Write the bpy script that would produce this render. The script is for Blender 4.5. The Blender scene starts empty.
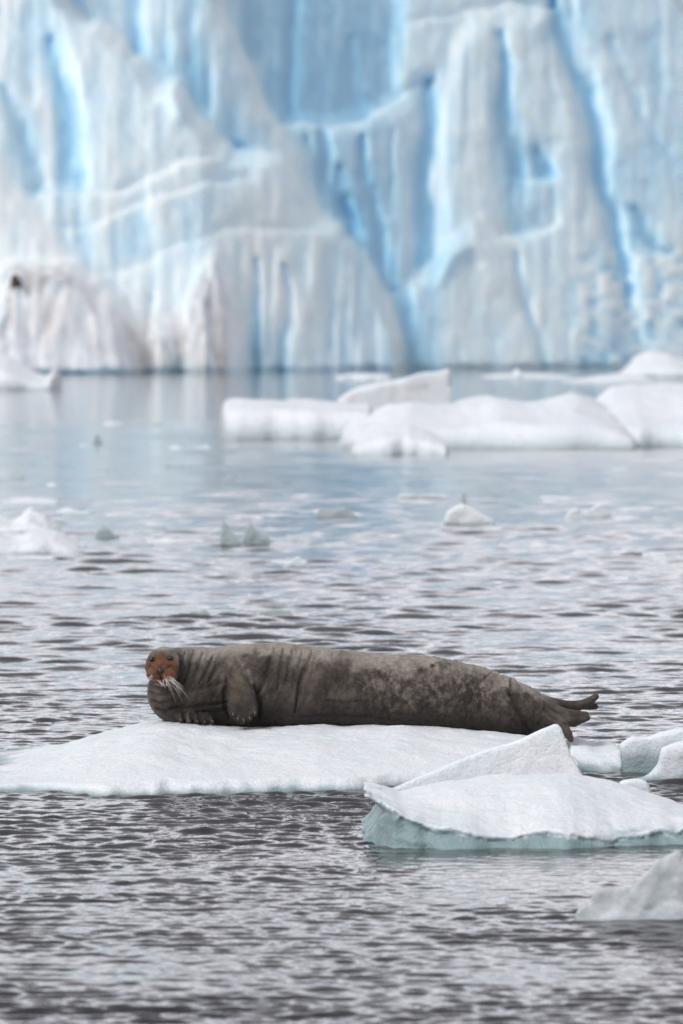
import bpy, math, random
import numpy as np
from mathutils import Vector

S = bpy.context.scene
COL = S.collection
# ------------------------------------------------------------------ camera
H = 2.27            # eye height above the water, m
FPX = 5689.0        # focal length in pixels (200 mm on a 36 mm long side)
HY = 340.0          # picture row of the horizon
cam_d = bpy.data.cameras.new("camera")
cam_d.lens = 200.0; cam_d.sensor_width = 36.0; cam_d.sensor_fit = 'AUTO'
cam_d.shift_y = -(512.0 - HY) / 1024.0
cam_d.clip_start = 0.5; cam_d.clip_end = 12000.0
cam_d.dof.use_dof = True; cam_d.dof.focus_distance = 30.15; cam_d.dof.aperture_fstop = 4.6
cam = bpy.data.objects.new("camera", cam_d); COL.objects.link(cam)
cam.location = (0, 0, H); cam.rotation_euler = (math.radians(90), 0, 0)
S.camera = cam
# ------------------------------------------------------------------ light
SUN_EL, SUN_AZ = math.radians(43), math.radians(-140)   # azimuth measured from +Y towards +X
W = bpy.data.worlds.new("World"); S.world = W; W.use_nodes = True
nt = W.node_tree; nt.nodes.clear()
wo = nt.nodes.new('ShaderNodeOutputWorld'); bg = nt.nodes.new('ShaderNodeBackground')
sky = nt.nodes.new('ShaderNodeTexSky'); sky.sky_type = 'NISHITA'; sky.sun_disc = False
sky.sun_elevation = SUN_EL; sky.sun_rotation = SUN_AZ
sky.air_density = 1.0; sky.dust_density = 3.0; sky.ozone_density = 1.0
hs = nt.nodes.new('ShaderNodeHueSaturation'); hs.inputs['Saturation'].default_value = 0.18
mx = nt.nodes.new('ShaderNodeMix'); mx.data_type = 'RGBA'; mx.inputs['Factor'].default_value = 0.6
mx.inputs['B'].default_value = (7.0, 6.82, 7.15, 1)      # even cloud cover
nt.links.new(sky.outputs[0], hs.inputs['Color']); nt.links.new(hs.outputs[0], mx.inputs['A'])
tcw = nt.nodes.new('ShaderNodeTexCoord'); sx = nt.nodes.new('ShaderNodeSeparateXYZ'); nt.links.new(tcw.outputs['Generated'], sx.inputs[0])
rw = nt.nodes.new('ShaderNodeValToRGB'); rw.color_ramp.elements[0].position = 0.0; rw.color_ramp.elements[0].color = (1.0, 0.98, 1.0, 1)
rw.color_ramp.elements[1].position = 0.37; rw.color_ramp.elements[1].color = (0.27, 0.275, 0.285, 1); rw.color_ramp.elements.new(0.20).color = (0.90, 0.90, 0.93, 1); rw.color_ramp.elements.new(0.9).color = (0.36, 0.37, 0.38, 1)     # unseen sky: bright low down, darkened higher up for contrast in the water
nt.links.new(sx.outputs['Z'], rw.inputs['Fac'])
mw = nt.nodes.new('ShaderNodeMix'); mw.data_type = 'RGBA'; mw.blend_type = 'MULTIPLY'; mw.inputs['Factor'].default_value = 1.0
nt.links.new(mx.outputs['Result'], mw.inputs['A']); nt.links.new(rw.outputs['Color'], mw.inputs['B'])
# unseen sky dimmed behind the viewer, raised ahead, to shape the seal's shading
my = nt.nodes.new('ShaderNodeMapRange'); my.inputs['From Min'].default_value = -1; my.inputs['From Max'].default_value = 1
my.inputs['To Min'].default_value = 0.80; my.inputs['To Max'].default_value = 1.12
nt.links.new(sx.outputs['Y'], my.inputs['Value'])
mv = nt.nodes.new('ShaderNodeVectorMath'); mv.operation = 'SCALE'
nt.links.new(mw.outputs['Result'], mv.inputs[0]); nt.links.new(my.outputs[0], mv.inputs['Scale'])
nt.links.new(mv.outputs[0], bg.inputs['Color'])
bg.inputs['Strength'].default_value = 0.25
nt.links.new(bg.outputs[0], wo.inputs['Surface'])
sd = bpy.data.lights.new("sun", 'SUN'); sd.energy = 1.75; sd.angle = math.radians(18); sd.color = (1.0, 0.98, 0.96)
sun = bpy.data.objects.new("sun", sd); COL.objects.link(sun)
dirv = Vector((math.sin(SUN_AZ) * math.cos(SUN_EL), math.cos(SUN_AZ) * math.cos(SUN_EL), math.sin(SUN_EL)))
sun.rotation_euler = dirv.to_track_quat('Z', 'Y').to_euler()
S.view_settings.view_transform = 'Standard'; S.view_settings.look = 'None'
S.view_settings.exposure = 0.16; S.view_settings.gamma = 1.0; S.view_settings.use_curve_mapping = False
S.render.engine = 'CYCLES'
S.cycles.use_denoising = True
S.cycles.max_bounces = 6; S.cycles.transmission_bounces = 4; S.cycles.caustics_reflective = False; S.cycles.caustics_refractive = False

# ------------------------------------------------------------------ helpers
def PX(px, Y): return (np.asarray(px, float) - 341.5) * Y / FPX
def PZ(py, Y): return H - (np.asarray(py, float) - HY) * Y / FPX
def YW(py): return H * FPX / (py - HY)          # distance of the water surface seen at a row
def sstep(a, b, t):
    t = np.clip((t - a) / (b - a), 0, 1); return t * t * (3 - 2 * t)
def _hash(i, j, k, seed):
    n = (i * 374761393 + j * 668265263 + k * 2147483647 * 0 + k * 1274126177 + seed * 974634777) & 0xFFFFFFFF
    n = ((n ^ (n >> 13)) * 1274126177) & 0xFFFFFFFF
    n = n ^ (n >> 16)
    return (n & 0xFFFF).astype(np.float64) / 32767.5 - 1
def vnoise(x, y, z=0.0, seed=0):
    x, y, z = np.broadcast_arrays(np.asarray(x, float), np.asarray(y, float), np.asarray(z, float))
    xi, yi, zi = np.floor(x).astype(np.int64), np.floor(y).astype(np.int64), np.floor(z).astype(np.int64)
    fx, fy, fz = x - xi, y - yi, z - zi
    fx = fx * fx * fx * (fx * (fx * 6 - 15) + 10); fy = fy * fy * fy * (fy * (fy * 6 - 15) + 10); fz = fz * fz * (3 - 2 * fz)
    r = 0
    for dx in (0, 1):
        for dy in (0, 1):
            for dz in (0, 1):
                w = (fx if dx else 1 - fx) * (fy if dy else 1 - fy) * (fz if dz else 1 - fz)
                r = r + w * _hash(xi + dx, yi + dy, zi + dz, seed)
    return r
def fbm(x, y, z=0.0, o=4, seed=0, g=0.5):
    r, a, f = 0, 1.0, 1.0
    for k in range(o):
        r = r + a * vnoise(np.asarray(x) * f + 13.7 * k, np.asarray(y) * f - 7.1 * k, np.asarray(z) * f, seed + k)
        a *= g; f *= 2.03
    return r
def prof(x, pts):
    p = np.array(pts, float); return np.interp(x, p[:, 0], p[:, 1])
def sprof(x, pts):      # a softened piecewise-linear profile
    s = (pts[-1][0] - pts[0][0]) / 120.0
    return sum(prof(x + d * s, pts) for d in (-2, -1, 0, 1, 2)) / 5
def mesh_obj(name, V, F, mat, parent=None, smooth=True, attrs=None, label=None, cat=None, group=None, kind=None):
    me = bpy.data.meshes.new(name)
    V = np.asarray(V, np.float32)
    if isinstance(F, np.ndarray):
        n, k = F.shape
        me.vertices.add(len(V)); me.vertices.foreach_set('co', V.ravel())
        me.loops.add(n * k); me.loops.foreach_set('vertex_index', F.astype(np.int32).ravel())
        me.polygons.add(n)
        me.polygons.foreach_set('loop_start', np.arange(0, n * k, k, dtype=np.int32))
        me.polygons.foreach_set('loop_total', np.full(n, k, np.int32))
        me.update(calc_edges=True); me.validate()
    else:
        me.from_pydata([tuple(map(float, v)) for v in V], [], F); me.update()
    if smooth: me.polygons.foreach_set('use_smooth', np.ones(len(me.polygons), bool))
    for an, av in (attrs or {}).items():
        a = me.attributes.new(an, 'FLOAT', 'POINT'); a.data.foreach_set('value', np.asarray(av, np.float32))
    if mat: me.materials.append(mat)
    o = bpy.data.objects.new(name, me); COL.objects.link(o)
    if parent is not None: o.parent = parent
    tag(o, label, cat, group, kind)
    return o
def tag(o, label=None, cat=None, group=None, kind=None):
    if label: o['label'] = label
    if cat: o['category'] = cat
    if group: o['group'] = group
    if kind: o['kind'] = kind
def empty(name, loc, label=None, cat=None, group=None):
    o = bpy.data.objects.new(name, None); COL.objects.link(o); o.location = loc; o.empty_display_size = 0.1
    tag(o, label, cat, group); return o
def grid_faces(nv, nu, flip=False):   # vertices laid out [v][u]
    i = np.arange(nv * nu).reshape(nv, nu)
    q = np.stack([i[:-1, :-1], i[:-1, 1:], i[1:, 1:], i[1:, :-1]], -1).reshape(-1, 4)
    return q[:, ::-1] if flip else q
def surface_nets(Fv, org, h):
    s = Fv < 0
    nx, ny, nz = Fv.shape
    acc = np.zeros((nx - 1, ny - 1, nz - 1, 3)); cnt = np.zeros((nx - 1, ny - 1, nz - 1))
    corners = [(i, j, k) for i in (0, 1) for j in (0, 1) for k in (0, 1)]
    sl = lambda c: (slice(c[0], nx - 1 + c[0]), slice(c[1], ny - 1 + c[1]), slice(c[2], nz - 1 + c[2]))
    for a in corners:
        for ax in range(3):
            if a[ax]: continue
            b = list(a); b[ax] = 1; b = tuple(b)
            m = s[sl(a)] != s[sl(b)]
            fa, fb = Fv[sl(a)][m], Fv[sl(b)][m]
            t = fa / (fa - fb)
            for d in range(3):
                acc[..., d][m] += a[d] + (t if d == ax else 0)
            cnt[m] += 1
    act = cnt > 0
    idx = np.full(act.shape, -1, np.int64); idx[act] = np.arange(act.sum())
    ijk = np.stack(np.nonzero(act), -1)
    V = (acc[act] / cnt[act][:, None] + ijk) * h + np.array(org)
    faces = []
    for ax in range(3):
        A = s.take(range(0, s.shape[ax] - 1), ax); B = s.take(range(1, s.shape[ax]), ax)
        m = A != B
        p = np.stack(np.nonzero(m), -1); sg = A[m]
        u, v = (ax + 1) % 3, (ax + 2) % 3
        ok = (p[:, u] > 0) & (p[:, v] > 0) & (p[:, u] < s.shape[u] - 1) & (p[:, v] < s.shape[v] - 1)
        p = p[ok]; sg = sg[ok]
        def at(du, dv):
            q = p.copy(); q[:, u] -= du; q[:, v] -= dv
            return idx[q[:, 0], q[:, 1], q[:, 2]]
        f = np.stack([at(1, 1), at(0, 1), at(0, 0), at(1, 0)], -1)
        f[~sg] = f[~sg][:, ::-1]
        faces.append(f)
    return V, np.concatenate(faces)
def vnormals(V, F):
    n = np.zeros_like(V)
    fn = np.cross(V[F[:, 2]] - V[F[:, 0]], V[F[:, 3]] - V[F[:, 1]])
    for k in range(4): np.add.at(n, F[:, k], fn)
    return n / (np.linalg.norm(n, axis=1, keepdims=True) + 1e-12)
def relax(V, F, it=2, lam=0.5):
    for _ in range(it):
        s = np.zeros_like(V); c = np.zeros(len(V))
        for a, b in ((0, 1), (1, 2), (2, 3), (3, 0)):
            np.add.at(s, F[:, a], V[F[:, b]]); np.add.at(s, F[:, b], V[F[:, a]])
            np.add.at(c, F[:, a], 1); np.add.at(c, F[:, b], 1)
        V = V + lam * (s / c[:, None] - V)
    return V
def seg_dist(px, py, a, b):
    ax, ay = a; bx, by = b
    t = np.clip(((px - ax) * (bx - ax) + (py - ay) * (by - ay)) / ((bx - ax) ** 2 + (by - ay) ** 2 + 1e-9), 0, 1)
    return np.hypot(px - ax - t * (bx - ax), py - ay - t * (by - ay)), t
def poly_sd(px, py, poly):           # signed distance, positive inside
    d = np.full(px.shape, 1e9); ins = np.zeros(px.shape, bool)
    n = len(poly)
    for i in range(n):
        a, b = poly[i], poly[(i + 1) % n]
        d = np.minimum(d, seg_dist(px, py, a, b)[0])
        if a[1] != b[1]:
            c = ((a[1] > py) != (b[1] > py)) & (px < (b[0] - a[0]) * (py - a[1]) / (b[1] - a[1]) + a[0])
            ins ^= c
    return np.where(ins, d, -d)

# ------------------------------------------------------------------ materials
class NT:
    def __init__(s, name):
        s.m = bpy.data.materials.new(name); s.m.use_nodes = True
        s.t = s.m.node_tree; s.t.nodes.clear()
        s.o = s.t.nodes.new('ShaderNodeOutputMaterial'); s.b = s.t.nodes.new('ShaderNodeBsdfPrincipled')
        s.t.links.new(s.b.outputs[0], s.o.inputs['Surface'])
    def n(s, ty, **kw):
        x = s.t.nodes.new('ShaderNode' + ty)
        for k, v in kw.items():
            if k.startswith('i_'):
                key = k[2:].replace('_', ' ')
                x.inputs[key].default_value = v
            else: setattr(x, k, v)
        return x
    def l(s, a, b): s.t.links.new(a, b)
    def coord(s, sc=(1, 1, 1)):
        tc = s.n('TexCoord'); mp = s.n('Mapping'); mp.inputs['Scale'].default_value = sc
        s.l(tc.outputs['Object'], mp.inputs['Vector']); return mp.outputs[0]
    def noise(s, vec, scale, detail=4, rough=0.55, dist=0.0):
        x = s.n('TexNoise'); x.inputs['Scale'].default_value = scale; x.inputs['Detail'].default_value = detail
        x.inputs['Roughness'].default_value = rough; x.inputs['Distortion'].default_value = dist
        s.l(vec, x.inputs['Vector']); return x.outputs['Fac']
    def ramp(s, fac, stops, interp='LINEAR'):
        r = s.n('ValToRGB'); r.color_ramp.interpolation = interp
        e = r.color_ramp.elements
        while len(e) < len(stops): e.new(0.5)
        for k, (p, c) in enumerate(stops):
            e[k].position = p; e[k].color = tuple(c) + (1,) if len(c) == 3 else c
        s.l(fac, r.inputs['Fac']); return r.outputs['Color']
    def math(s, op, a, b=None, clamp=False):
        x = s.n('Math', operation=op); x.use_clamp = clamp
        for i, v in enumerate((a, b)):
            if v is None: continue
            if isinstance(v, (int, float)): x.inputs[i].default_value = v
            else: s.l(v, x.inputs[i])
        return x.outputs[0]
    def mix(s, f, a, b, blend='MIX'):
        x = s.n('Mix', data_type='RGBA', blend_type=blend)
        for key, v in (('Factor', f), ('A', a), ('B', b)):
            if isinstance(v, (int, float)): x.inputs[key].default_value = v
            elif isinstance(v, tuple): x.inputs[key].default_value = tuple(v) + ((1,) if len(v) == 3 else ())
            else: s.l(v, x.inputs[key])
        return x.outputs['Result']
    def attr(s, name):
        a = s.n('Attribute'); a.attribute_name = name; return a.outputs['Fac']
    def bump(s, h, dist, strength=1.0, nrm=None):
        b = s.n('Bump'); b.inputs['Distance'].default_value = dist; b.inputs['Strength'].default_value = strength
        s.l(h, b.inputs['Height'])
        if nrm is not None: s.l(nrm, b.inputs['Normal'])
        return b.outputs[0]
    def set(s, **kw):
        for k, v in kw.items():
            i = s.b.inputs[k.replace('_', ' ')]
            if isinstance(v, (int, float)): i.default_value = v
            elif isinstance(v, tuple): i.default_value = tuple(v) + ((1,) if len(v) == 3 and len(i.default_value) == 4 else ())
            else: s.l(v, i)

# floe snow with glassy teal ice where the attribute "ice" is high
def make_floe_mat(name, snow=(0.81, 0.825, 0.845), ice=(0.235, 0.335, 0.345), scale=1.0, sss=0.25):
    n = NT(name); v = n.coord()
    big = n.noise(v, 3.0 * scale, 5); fine = n.noise(v, 60 * scale, 4, 0.7); mid = n.noise(v, 14 * scale, 4, 0.6)
    col = n.mix(n.ramp(big, [(0.35, (0, 0, 0)), (0.7, (1, 1, 1))]), snow, tuple(c * f for c, f in zip(snow, (0.90, 0.945, 0.965))))
    grain = n.ramp(fine, [(0.33, (0.76, 0.80, 0.83)), (0.56, (1, 1, 1))])
    col = n.mix(0.7, col, n.mix(1.0, col, grain, 'MULTIPLY'))
    a = n.attr('ice')
    icec = n.mix(mid, tuple(c * 0.86 for c in ice), tuple(min(1, c * 1.16) for c in ice))
    col = n.mix(a, col, icec)
    nr = n.bump(fine, 0.010 / scale, 0.7); nr = n.bump(mid, 0.018 / scale, 0.6, nr)
    n.set(Base_Color=col, Roughness=n.math('SUBTRACT', 0.75, n.math('MULTIPLY', a, 0.42)), Normal=nr)
    if sss: n.set(Subsurface_Weight=sss, Subsurface_Radius=(0.03, 0.07, 0.09), Subsurface_Scale=0.6)
    return n.m
M_near = make_floe_mat('near_floe_ice')
M_mid = make_floe_mat('distant_floe_ice', snow=(0.84, 0.855, 0.88), ice=(0.56, 0.67, 0.69), scale=0.25, sss=0)
M_grey = make_floe_mat('bare_grey_ice', snow=(0.47, 0.53, 0.54), ice=(0.34, 0.41, 0.42), scale=0.6, sss=0)
# clear wet ice
n = NT('clear_ice'); v = n.coord()
f1 = n.noise(v, 22, 5, 0.6); f2 = n.noise(v, 90, 3, 0.6)
n.set(Base_Color=n.mix(f1, (0.78, 0.85, 0.88), (0.90, 0.93, 0.95)), Roughness=0.14, IOR=1.31,
      Transmission_Weight=n.math('MULTIPLY', n.ramp(f1, [(0.35, (0.75,) * 3), (0.65, (0.55,) * 3)]), 0.6),
      Subsurface_Weight=0.4, Subsurface_Radius=(0.05, 0.09, 0.1), Subsurface_Scale=0.8,
      Normal=n.bump(f2, 0.005, 0.4, n.bump(f1, 0.02, 0.5)))
M_clear = n.m
# iceberg wall: bubble-free blue ice, frosted white crust and grit
n = NT('glacier_ice'); v = n.coord()
bl = n.attr('blue'); dt = n.attr('dirt')
streak = n.noise(n.coord((0.8, 0.15, 0.10)), 1.0, 5, 0.6); mott = n.noise(v, 0.55, 5, 0.6)
b2 = n.math('ADD', bl, n.math('MULTIPLY', n.math('SUBTRACT', streak, 0.5), 0.22))
b2 = n.math('ADD', b2, n.math('MULTIPLY', n.math('SUBTRACT', mott, 0.5), 0.30), True)
col = n.ramp(b2, [(0.0, (0.91, 0.935, 0.96)), (0.25, (0.83, 0.915, 0.965)), (0.5, (0.69, 0.85, 0.94)), (0.8, (0.46, 0.71, 0.87)), (1.0, (0.30, 0.57, 0.78))])
dirtc = n.mix(mott, (0.22, 0.19, 0.17), (0.45, 0.42, 0.40))
dfac = n.math('MULTIPLY', dt, n.ramp(n.noise(n.coord((1.2, 0.3, 0.25)), 1.0, 6, 0.7), [(0.35, (0.1,) * 3), (0.62, (1.0,) * 3)]), True)
col = n.mix(dfac, col, dirtc)
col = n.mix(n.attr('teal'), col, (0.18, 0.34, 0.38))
n.set(Subsurface_Weight=0.6, Subsurface_Radius=(0.5, 1.1, 1.7), Subsurface_Scale=1.4)
n.set(Base_Color=col, Roughness=0.55, Normal=n.bump(mott, 0.5, 0.5, n.bump(streak, 0.5, 0.4)))
M_glac = n.m
n = NT('dark_rock'); v = n.coord()
n.set(Base_Color=n.ramp(n.noise(v, 0.8, 5), [(0.3, (0.05, 0.038, 0.03)), (0.7, (0.12, 0.09, 0.07))]), Roughness=0.9)
M_rock = n.m
n = NT('mountain_rock'); v = n.coord()
f = n.noise(v, 0.006, 8, 0.6)
n.set(Base_Color=n.ramp(f, [(0.40, (0.045, 0.038, 0.036)), (0.56, (0.085, 0.072, 0.068)), (0.64, (0.13, 0.12, 0.12)), (0.72, (0.55, 0.57, 0.6))]), Roughness=0.95)
M_mount = n.m
# sea water
n = NT('sea_water')
r1 = n.noise(n.coord((1, 1, 1)), 9.0, 3, 0.55, 0.3); r2 = n.noise(n.coord((1, 1, 1)), 28.0, 2, 0.5)
n.set(Base_Color=(0.027, 0.027, 0.029), Roughness=0.04, IOR=1.333, Normal=n.bump(r2, 0.010, 0.15, n.bump(r1, 0.030, 0.2)))
M_water = n.m

# ------------------------------------------------------------------ sea
def wave(X, Y, res):
    rng = np.random.RandomState(7)
    z = np.zeros_like(X)
    n = 110
    lam = np.exp(np.linspace(math.log(0.055), math.log(2.6), n))
    for k in range(n):
        L = lam[k] * rng.uniform(0.9, 1.1)
        th = math.radians(90 + rng.normal(0, 23))
        slope = 0.050 if L < 0.14 else (0.038 if L < 0.2 else (0.030 if L < 0.8 else 0.006))
        if 0.3 <= L: slope = slope * (0.30 + 0.70 * sstep(29, 46, Y))
        if L >= 0.8: slope = slope * sstep(30, 80, Y) * (1 + 1.3 * sstep(80, 150, Y))
        A = slope * L / (2 * math.pi)
        fade = np.clip((L / res - 2.2) / 2.0, 0, 1)
        if fade.max() <= 0: continue
        kx, ky = math.cos(th) * 2 * math.pi / L, math.sin(th) * 2 * math.pi / L
        ph = kx * X + ky * Y + rng.uniform(0, 6.283)
        z += A * fade * np.sin(ph + 0.35 * np.sin(ph))
    gust = 0.94 + 0.30 * fbm(X / 1.9, Y / 3.5, 0, 3, 31) + 0.36 * fbm(X / 0.9, Y / 0.55, 0, 2, 37)
    return z * np.clip(gust, 0.15, 1.5)
rows = np.concatenate([np.arange(1130, 700, -0.38), np.arange(700, 420, -0.38), np.arange(420, 352, -0.5)])
Yr = YW(rows)
Yr = np.concatenate([[-60, 2, 9, 13], Yr, [1150, 1500, 2500, 6000]])
uc = np.linspace(-0.085, 0.085, 620)
outer = np.array([0.11, 0.16, 0.25, 0.45, 1.0])
u = np.concatenate([-outer[::-1], uc, outer])
wid = np.where(np.abs(u) <= 0.0851, u, u)
XX = wid[None, :] * np.maximum(Yr, 12)[:, None]
side = np.sign(u) * np.array([0.0] * len(u))
for j, o in enumerate(outer):
    ext = [0.6, 4, 40, 400, 4000][j]
    XX[:, len(outer) + 620 + j] += ext; XX[:, len(outer) - 1 - j] -= ext
YY = np.repeat(Yr[:, None], XX.shape[1], 1)
dY = np.gradient(Yr); res = np.maximum(dY, 0.02)[:, None] * np.ones_like(XX)
resx = np.gradient(XX, axis=1); res = np.maximum(res, resx)
calm = np.ones_like(XX)
ZZ = wave(XX, YY, res)
# water lies flatter close in front of the front floe
ppx = XX / np.maximum(YY, 1) * FPX + 341.5
lee = sstep(21.9, 24.6, YY) * (1 - sstep(25.6, 27, YY)) * sstep(0.05, 0.45, XX)
ZZ *= 1 - 0.72 * lee
mesh_obj('sea_water', np.stack([XX, YY, ZZ], -1).reshape(-1, 3), grid_faces(*XX.shape), M_water, kind='structure')

# ------------------------------------------------------------------ far mountains
def mountains():
    th = np.radians(np.linspace(-60, 60, 260)); rr = np.linspace(0, 1, 70)
    T, Rr = np.meshgrid(th, rr)
    R0 = 1900 + 250 * np.sin(T * 3 + 1)
    D = R0 + Rr * 1600
    ridge = 190 + 70 * fbm(T * 4.2 + 3, 0 * T + 2, 0, 5, 5)
    Z = -5 + ridge * sstep(0, 0.85, Rr) ** 0.8 + 60 * fbm(T * 14, Rr * 6, 0, 5, 8) * sstep(0, 0.3, Rr)
    V = np.stack([np.sin(T) * D, np.cos(T) * D, Z], -1).reshape(-1, 3)
    mesh_obj('mountains', V, grid_faces(*T.shape), M_mount, kind='structure')
mountains()

# ------------------------------------------------------------------ iceberg wall
def iceberg():
    us = np.arange(-130, 820, 1.7); vs = np.concatenate([np.arange(-350, -40, 3.4), np.arange(-40, 392, 1.7)])
    U, Vv = np.meshgrid(us, vs)
    wob = 5 * fbm(U / 38, Vv / 60, 0, 3, 2)          # breaks up ruled edges
    px, py = U + wob, Vv + 3.5 * fbm(U / 30, Vv / 30, 0, 3, 9)
    base = prof(U, [(-130, 385), (0, 392), (200, 405), (420, 438), (683, 470), (820, 490)])
    D = base + (375 - Vv) * 0.085
    blue = np.full(U.shape, 0.36); teal = np.zeros(U.shape); dirt = np.zeros(U.shape)
    def layer(poly, h, soft, b=None, lip=0.0):
        nonlocal D, blue
        sd_ = poly_sd(px, py, poly); m = sstep(-soft * 0.5, soft * 1.7, sd_)
        D = D - 0.36 * h * m
        if b is not None:
            mb = sstep(-5, 9, sd_); blue = blue * (1 - mb) + b * mb
        if lip: blue = blue - 0.6 * lip * np.exp(-((sd_ - 2.5) / 4.0) ** 2)
        return sd_
    def groove(pts, w, depth, b, one=0):
        """pts: (x, y[, width factor]); a furrow in the ice that bares blue ice"""
        nonlocal D, blue
        g = np.zeros(U.shape)
        for a, c in zip(pts[:-1], pts[1:]):
            wa = a[2] if len(a) > 2 else 1.0; wc = c[2] if len(c) > 2 else 1.0
            d, t = seg_dist(px, py, a[:2], c[:2])
            g = np.maximum(g, np.exp(-(d / (1.22 * w * (wa + (wc - wa) * t))) ** 2))
        D = D + 0.28 * depth * g; blue = blue + 0.85 * b * g
    def ledge(pts, rise, fall, b=0.25, lip=0.18):
        """bench: ice above the line is set back, its lip is frosted"""
        nonlocal D, blue
        p = np.array(pts, float); yl = np.interp(px, p[:, 0], p[:, 1])
        ends = sstep(p[0, 0] - 4, p[0, 0] + 6, px) * (1 - sstep(p[-1, 0] - 6, p[-1, 0] + 4, px))
        h = yl - py
        m = sstep(-1.5, 1.5, h) * np.exp(-np.maximum(h, 0) / fall) * ends
        D = D + 0.26 * rise * m; blue = blue + b * m - 0.45 * lip * np.exp(-((h + 2.5) / 4.0) ** 2) * ends * (0.55 + 0.6 * fbm(U / 17, Vv / 17, 0, 2, 23))
    # deep blue alcove of the upper middle
    layer([(222, -360), (240, 50), (285, 126), (365, 122), (400, 96), (405, -360)], -7, 9, 0.66)
    blue -= 0.22 * np.exp(-((px - 262) / 14) ** 2 - ((py - 60) / 50) ** 2)
    blue += 0.10 * np.exp(-((px - 325) / 30) ** 2 - ((py - 95) / 40) ** 2)
    groove([(292, -360), (290, 60), (294, 122)], 5.5, 5, 0.35)
    groove([(352, 40, .5), (356, 118)], 6, 2, 0.12)
    ledge([(280, 126), (342, 127), (365, 121), (400, 94), (436, 80)], 4, 9, 0.05, 0.45)
    # folds below the lip
    layer([(300, 130), (350, 132), (400, 104), (432, 84), (432, 272), (384, 302), (345, 220)], 1.5, 6, 0.40)
    groove([(322, 132, .5), (330, 180), (352, 232)], 7, 5, 0.42)
    groove([(342, 170, .6), (350, 232, 1.3)], 7, 4, 0.50)
    groove([(360, 140, .4), (372, 215), (383, 292, 1.6)], 7, 5, 0.62)
    groove([(391, 130, .4), (390, 215)], 4, 2.5, 0.25)
    groove([(425, 84, .7), (425, 190, 1), (421, 272, 1.2)], 7.5, 4.5, 0.50)
    groove([(309, 140, .7), (322, 190)], 4, 2, 0.22)
    # upper right ice
    layer([(404, -360), (404, 90), (436, 78), (462, 12), (540, 4), (700, -360)], 1, 8, 0.30)
    ledge([(402, 26), (462, 12), (538, 6)], 2.5, 8, 0.06, 0.3)
    # the big pillar
    layer([(464, 12), (444, 60), (436, 125), (436, 290), (474, 262), (520, 310), (556, 400), (640, 400), (622, 285), (592, 130), (568, 60), (546, 8)], 4.5, 12, 0.24, 0.10)
    groove([(500, 36, .4), (508, 90, .8), (515, 174, 1.3)], 9, 5, 0.48)
    groove([(538, 150, .8), (549, 172, 1)], 8.5, 5, 0.62)
    groove([(548, 40, .5), (556, 140)], 5, 1.5, 0.10)
    ledge([(508, 182), (532, 181), (558, 179)], 4, 22, 0.02, 0.40)
    groove([(513, 192), (516, 232)], 9, 3, 0.36); groove([(534, 195), (533, 226)], 7, 1.5, 0.16); groove([(555, 190), (554, 222)], 3, 1.5, 0.20)
    ledge([(500, 240), (515, 241), (546, 232), (562, 226)], 3, 14, 0.0, 0.38)
    blue -= 0.12 * np.exp(-((px - 475) / 6) ** 2) * sstep(60, 120, py) * (1 - sstep(215, 240, py))
    blue -= 0.14 * np.exp(-((px - 452 + (py - 60) * 0.12) / 6) ** 2) * (1 - sstep(120, 240, py)) * sstep(0, 30, py)
    # long slanting crack and the far right
    groove([(548, 4, .7), (567, 52), (593, 128), (612, 212), (628, 292, .7)], 7.5, 3.5, 0.50)
    groove([(560, -60, .7), (548, 4, .7)], 6.0, 5, 0.3)
    layer([(566, -360), (572, 20), (598, 128), (616, 212), (632, 290), (646, 400), (840, 400), (840, -360)], 3, 8, 0.33, 0.10)
    groove([(606, 40, .6), (640, 110, 1), (672, 168, .5)], 7, 2, 0.18); groove([(648, 40), (655, 78)], 10, 1.5, 0.16)
    groove([(632, 212, .7), (650, 236), (668, 250, .6)], 8, 3, 0.40)
    # lower middle fan
    sdm = layer([(376, 310), (420, 268), (474, 217), (526, 288), (572, 402), (470, 402), (370, 402)], 5, 10, 0.40, 0.10)
    blue -= 0.20 * sstep(440, 478, px) * sstep(-2, 12, sdm)
    groove([(516, 258, .6), (526, 305), (545, 368)], 5, 3, 0.36)
    groove([(404, 300, .7), (410, 375, 1.6)], 12, 5, 0.30)
    # mottled honeycomb of the lower right
    hm = sstep(560, 590, px) * sstep(215, 265, py)
    cell = fbm(U / 11, Vv / 9, 0, 3, 41)
    D = D + 0.22 * hm * cell; blue = blue + hm * (0.12 + 0.26 * cell)
    groove([(222, 0, .7), (246, 56), (285, 120), (318, 200), (352, 238), (390, 300), (412, 360)], 26, 2.5, 0.26)
    groove([(560, 30, .7), (596, 130), (622, 250)], 20, 2.0, 0.14); groove([(428, 80, .7), (424, 260)], 18, 1.5, 0.12); groove([(510, 60, .6), (520, 175)], 18, 1.2, 0.10)
    # ---- white ridge running down from the upper left (nearer)
    B = [(-140, -360), (52, -360), (66, 0), (90, 20), (101, 18), (123, 42), (146, 62), (160, 84), (180, 80), (200, 108), (221, 137), (231, 150),
         (272, 152), (298, 178), (318, 212), (340, 222), (366, 258), (388, 300), (404, 342), (412, 392), (-140, 392)]
    B2 = [(52, -360), (222, -360), (224, 10), (246, 60), (281, 122), (300, 150), (322, 214), (270, 170), (180, 120), (66, 0)]
    layer(B2, 5, 9, 0.34, 0.14)
    groove([(135, -60, 1.2), (134, 20, 1.1), (138, 52, .8)], 8, 4, 0.44); groove([(112, -60), (112, 10)], 7, 2, 0.18)
    groove([(196, -60, .8), (197, 30), (202, 102, 1.1)], 8, 4, 0.36); groove([(166, -40, .5), (168, 60, .9)], 6, 1.5, 0.14)
    groove([(233, 112), (236, 144)], 11, 2.5, 0.24)
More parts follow.
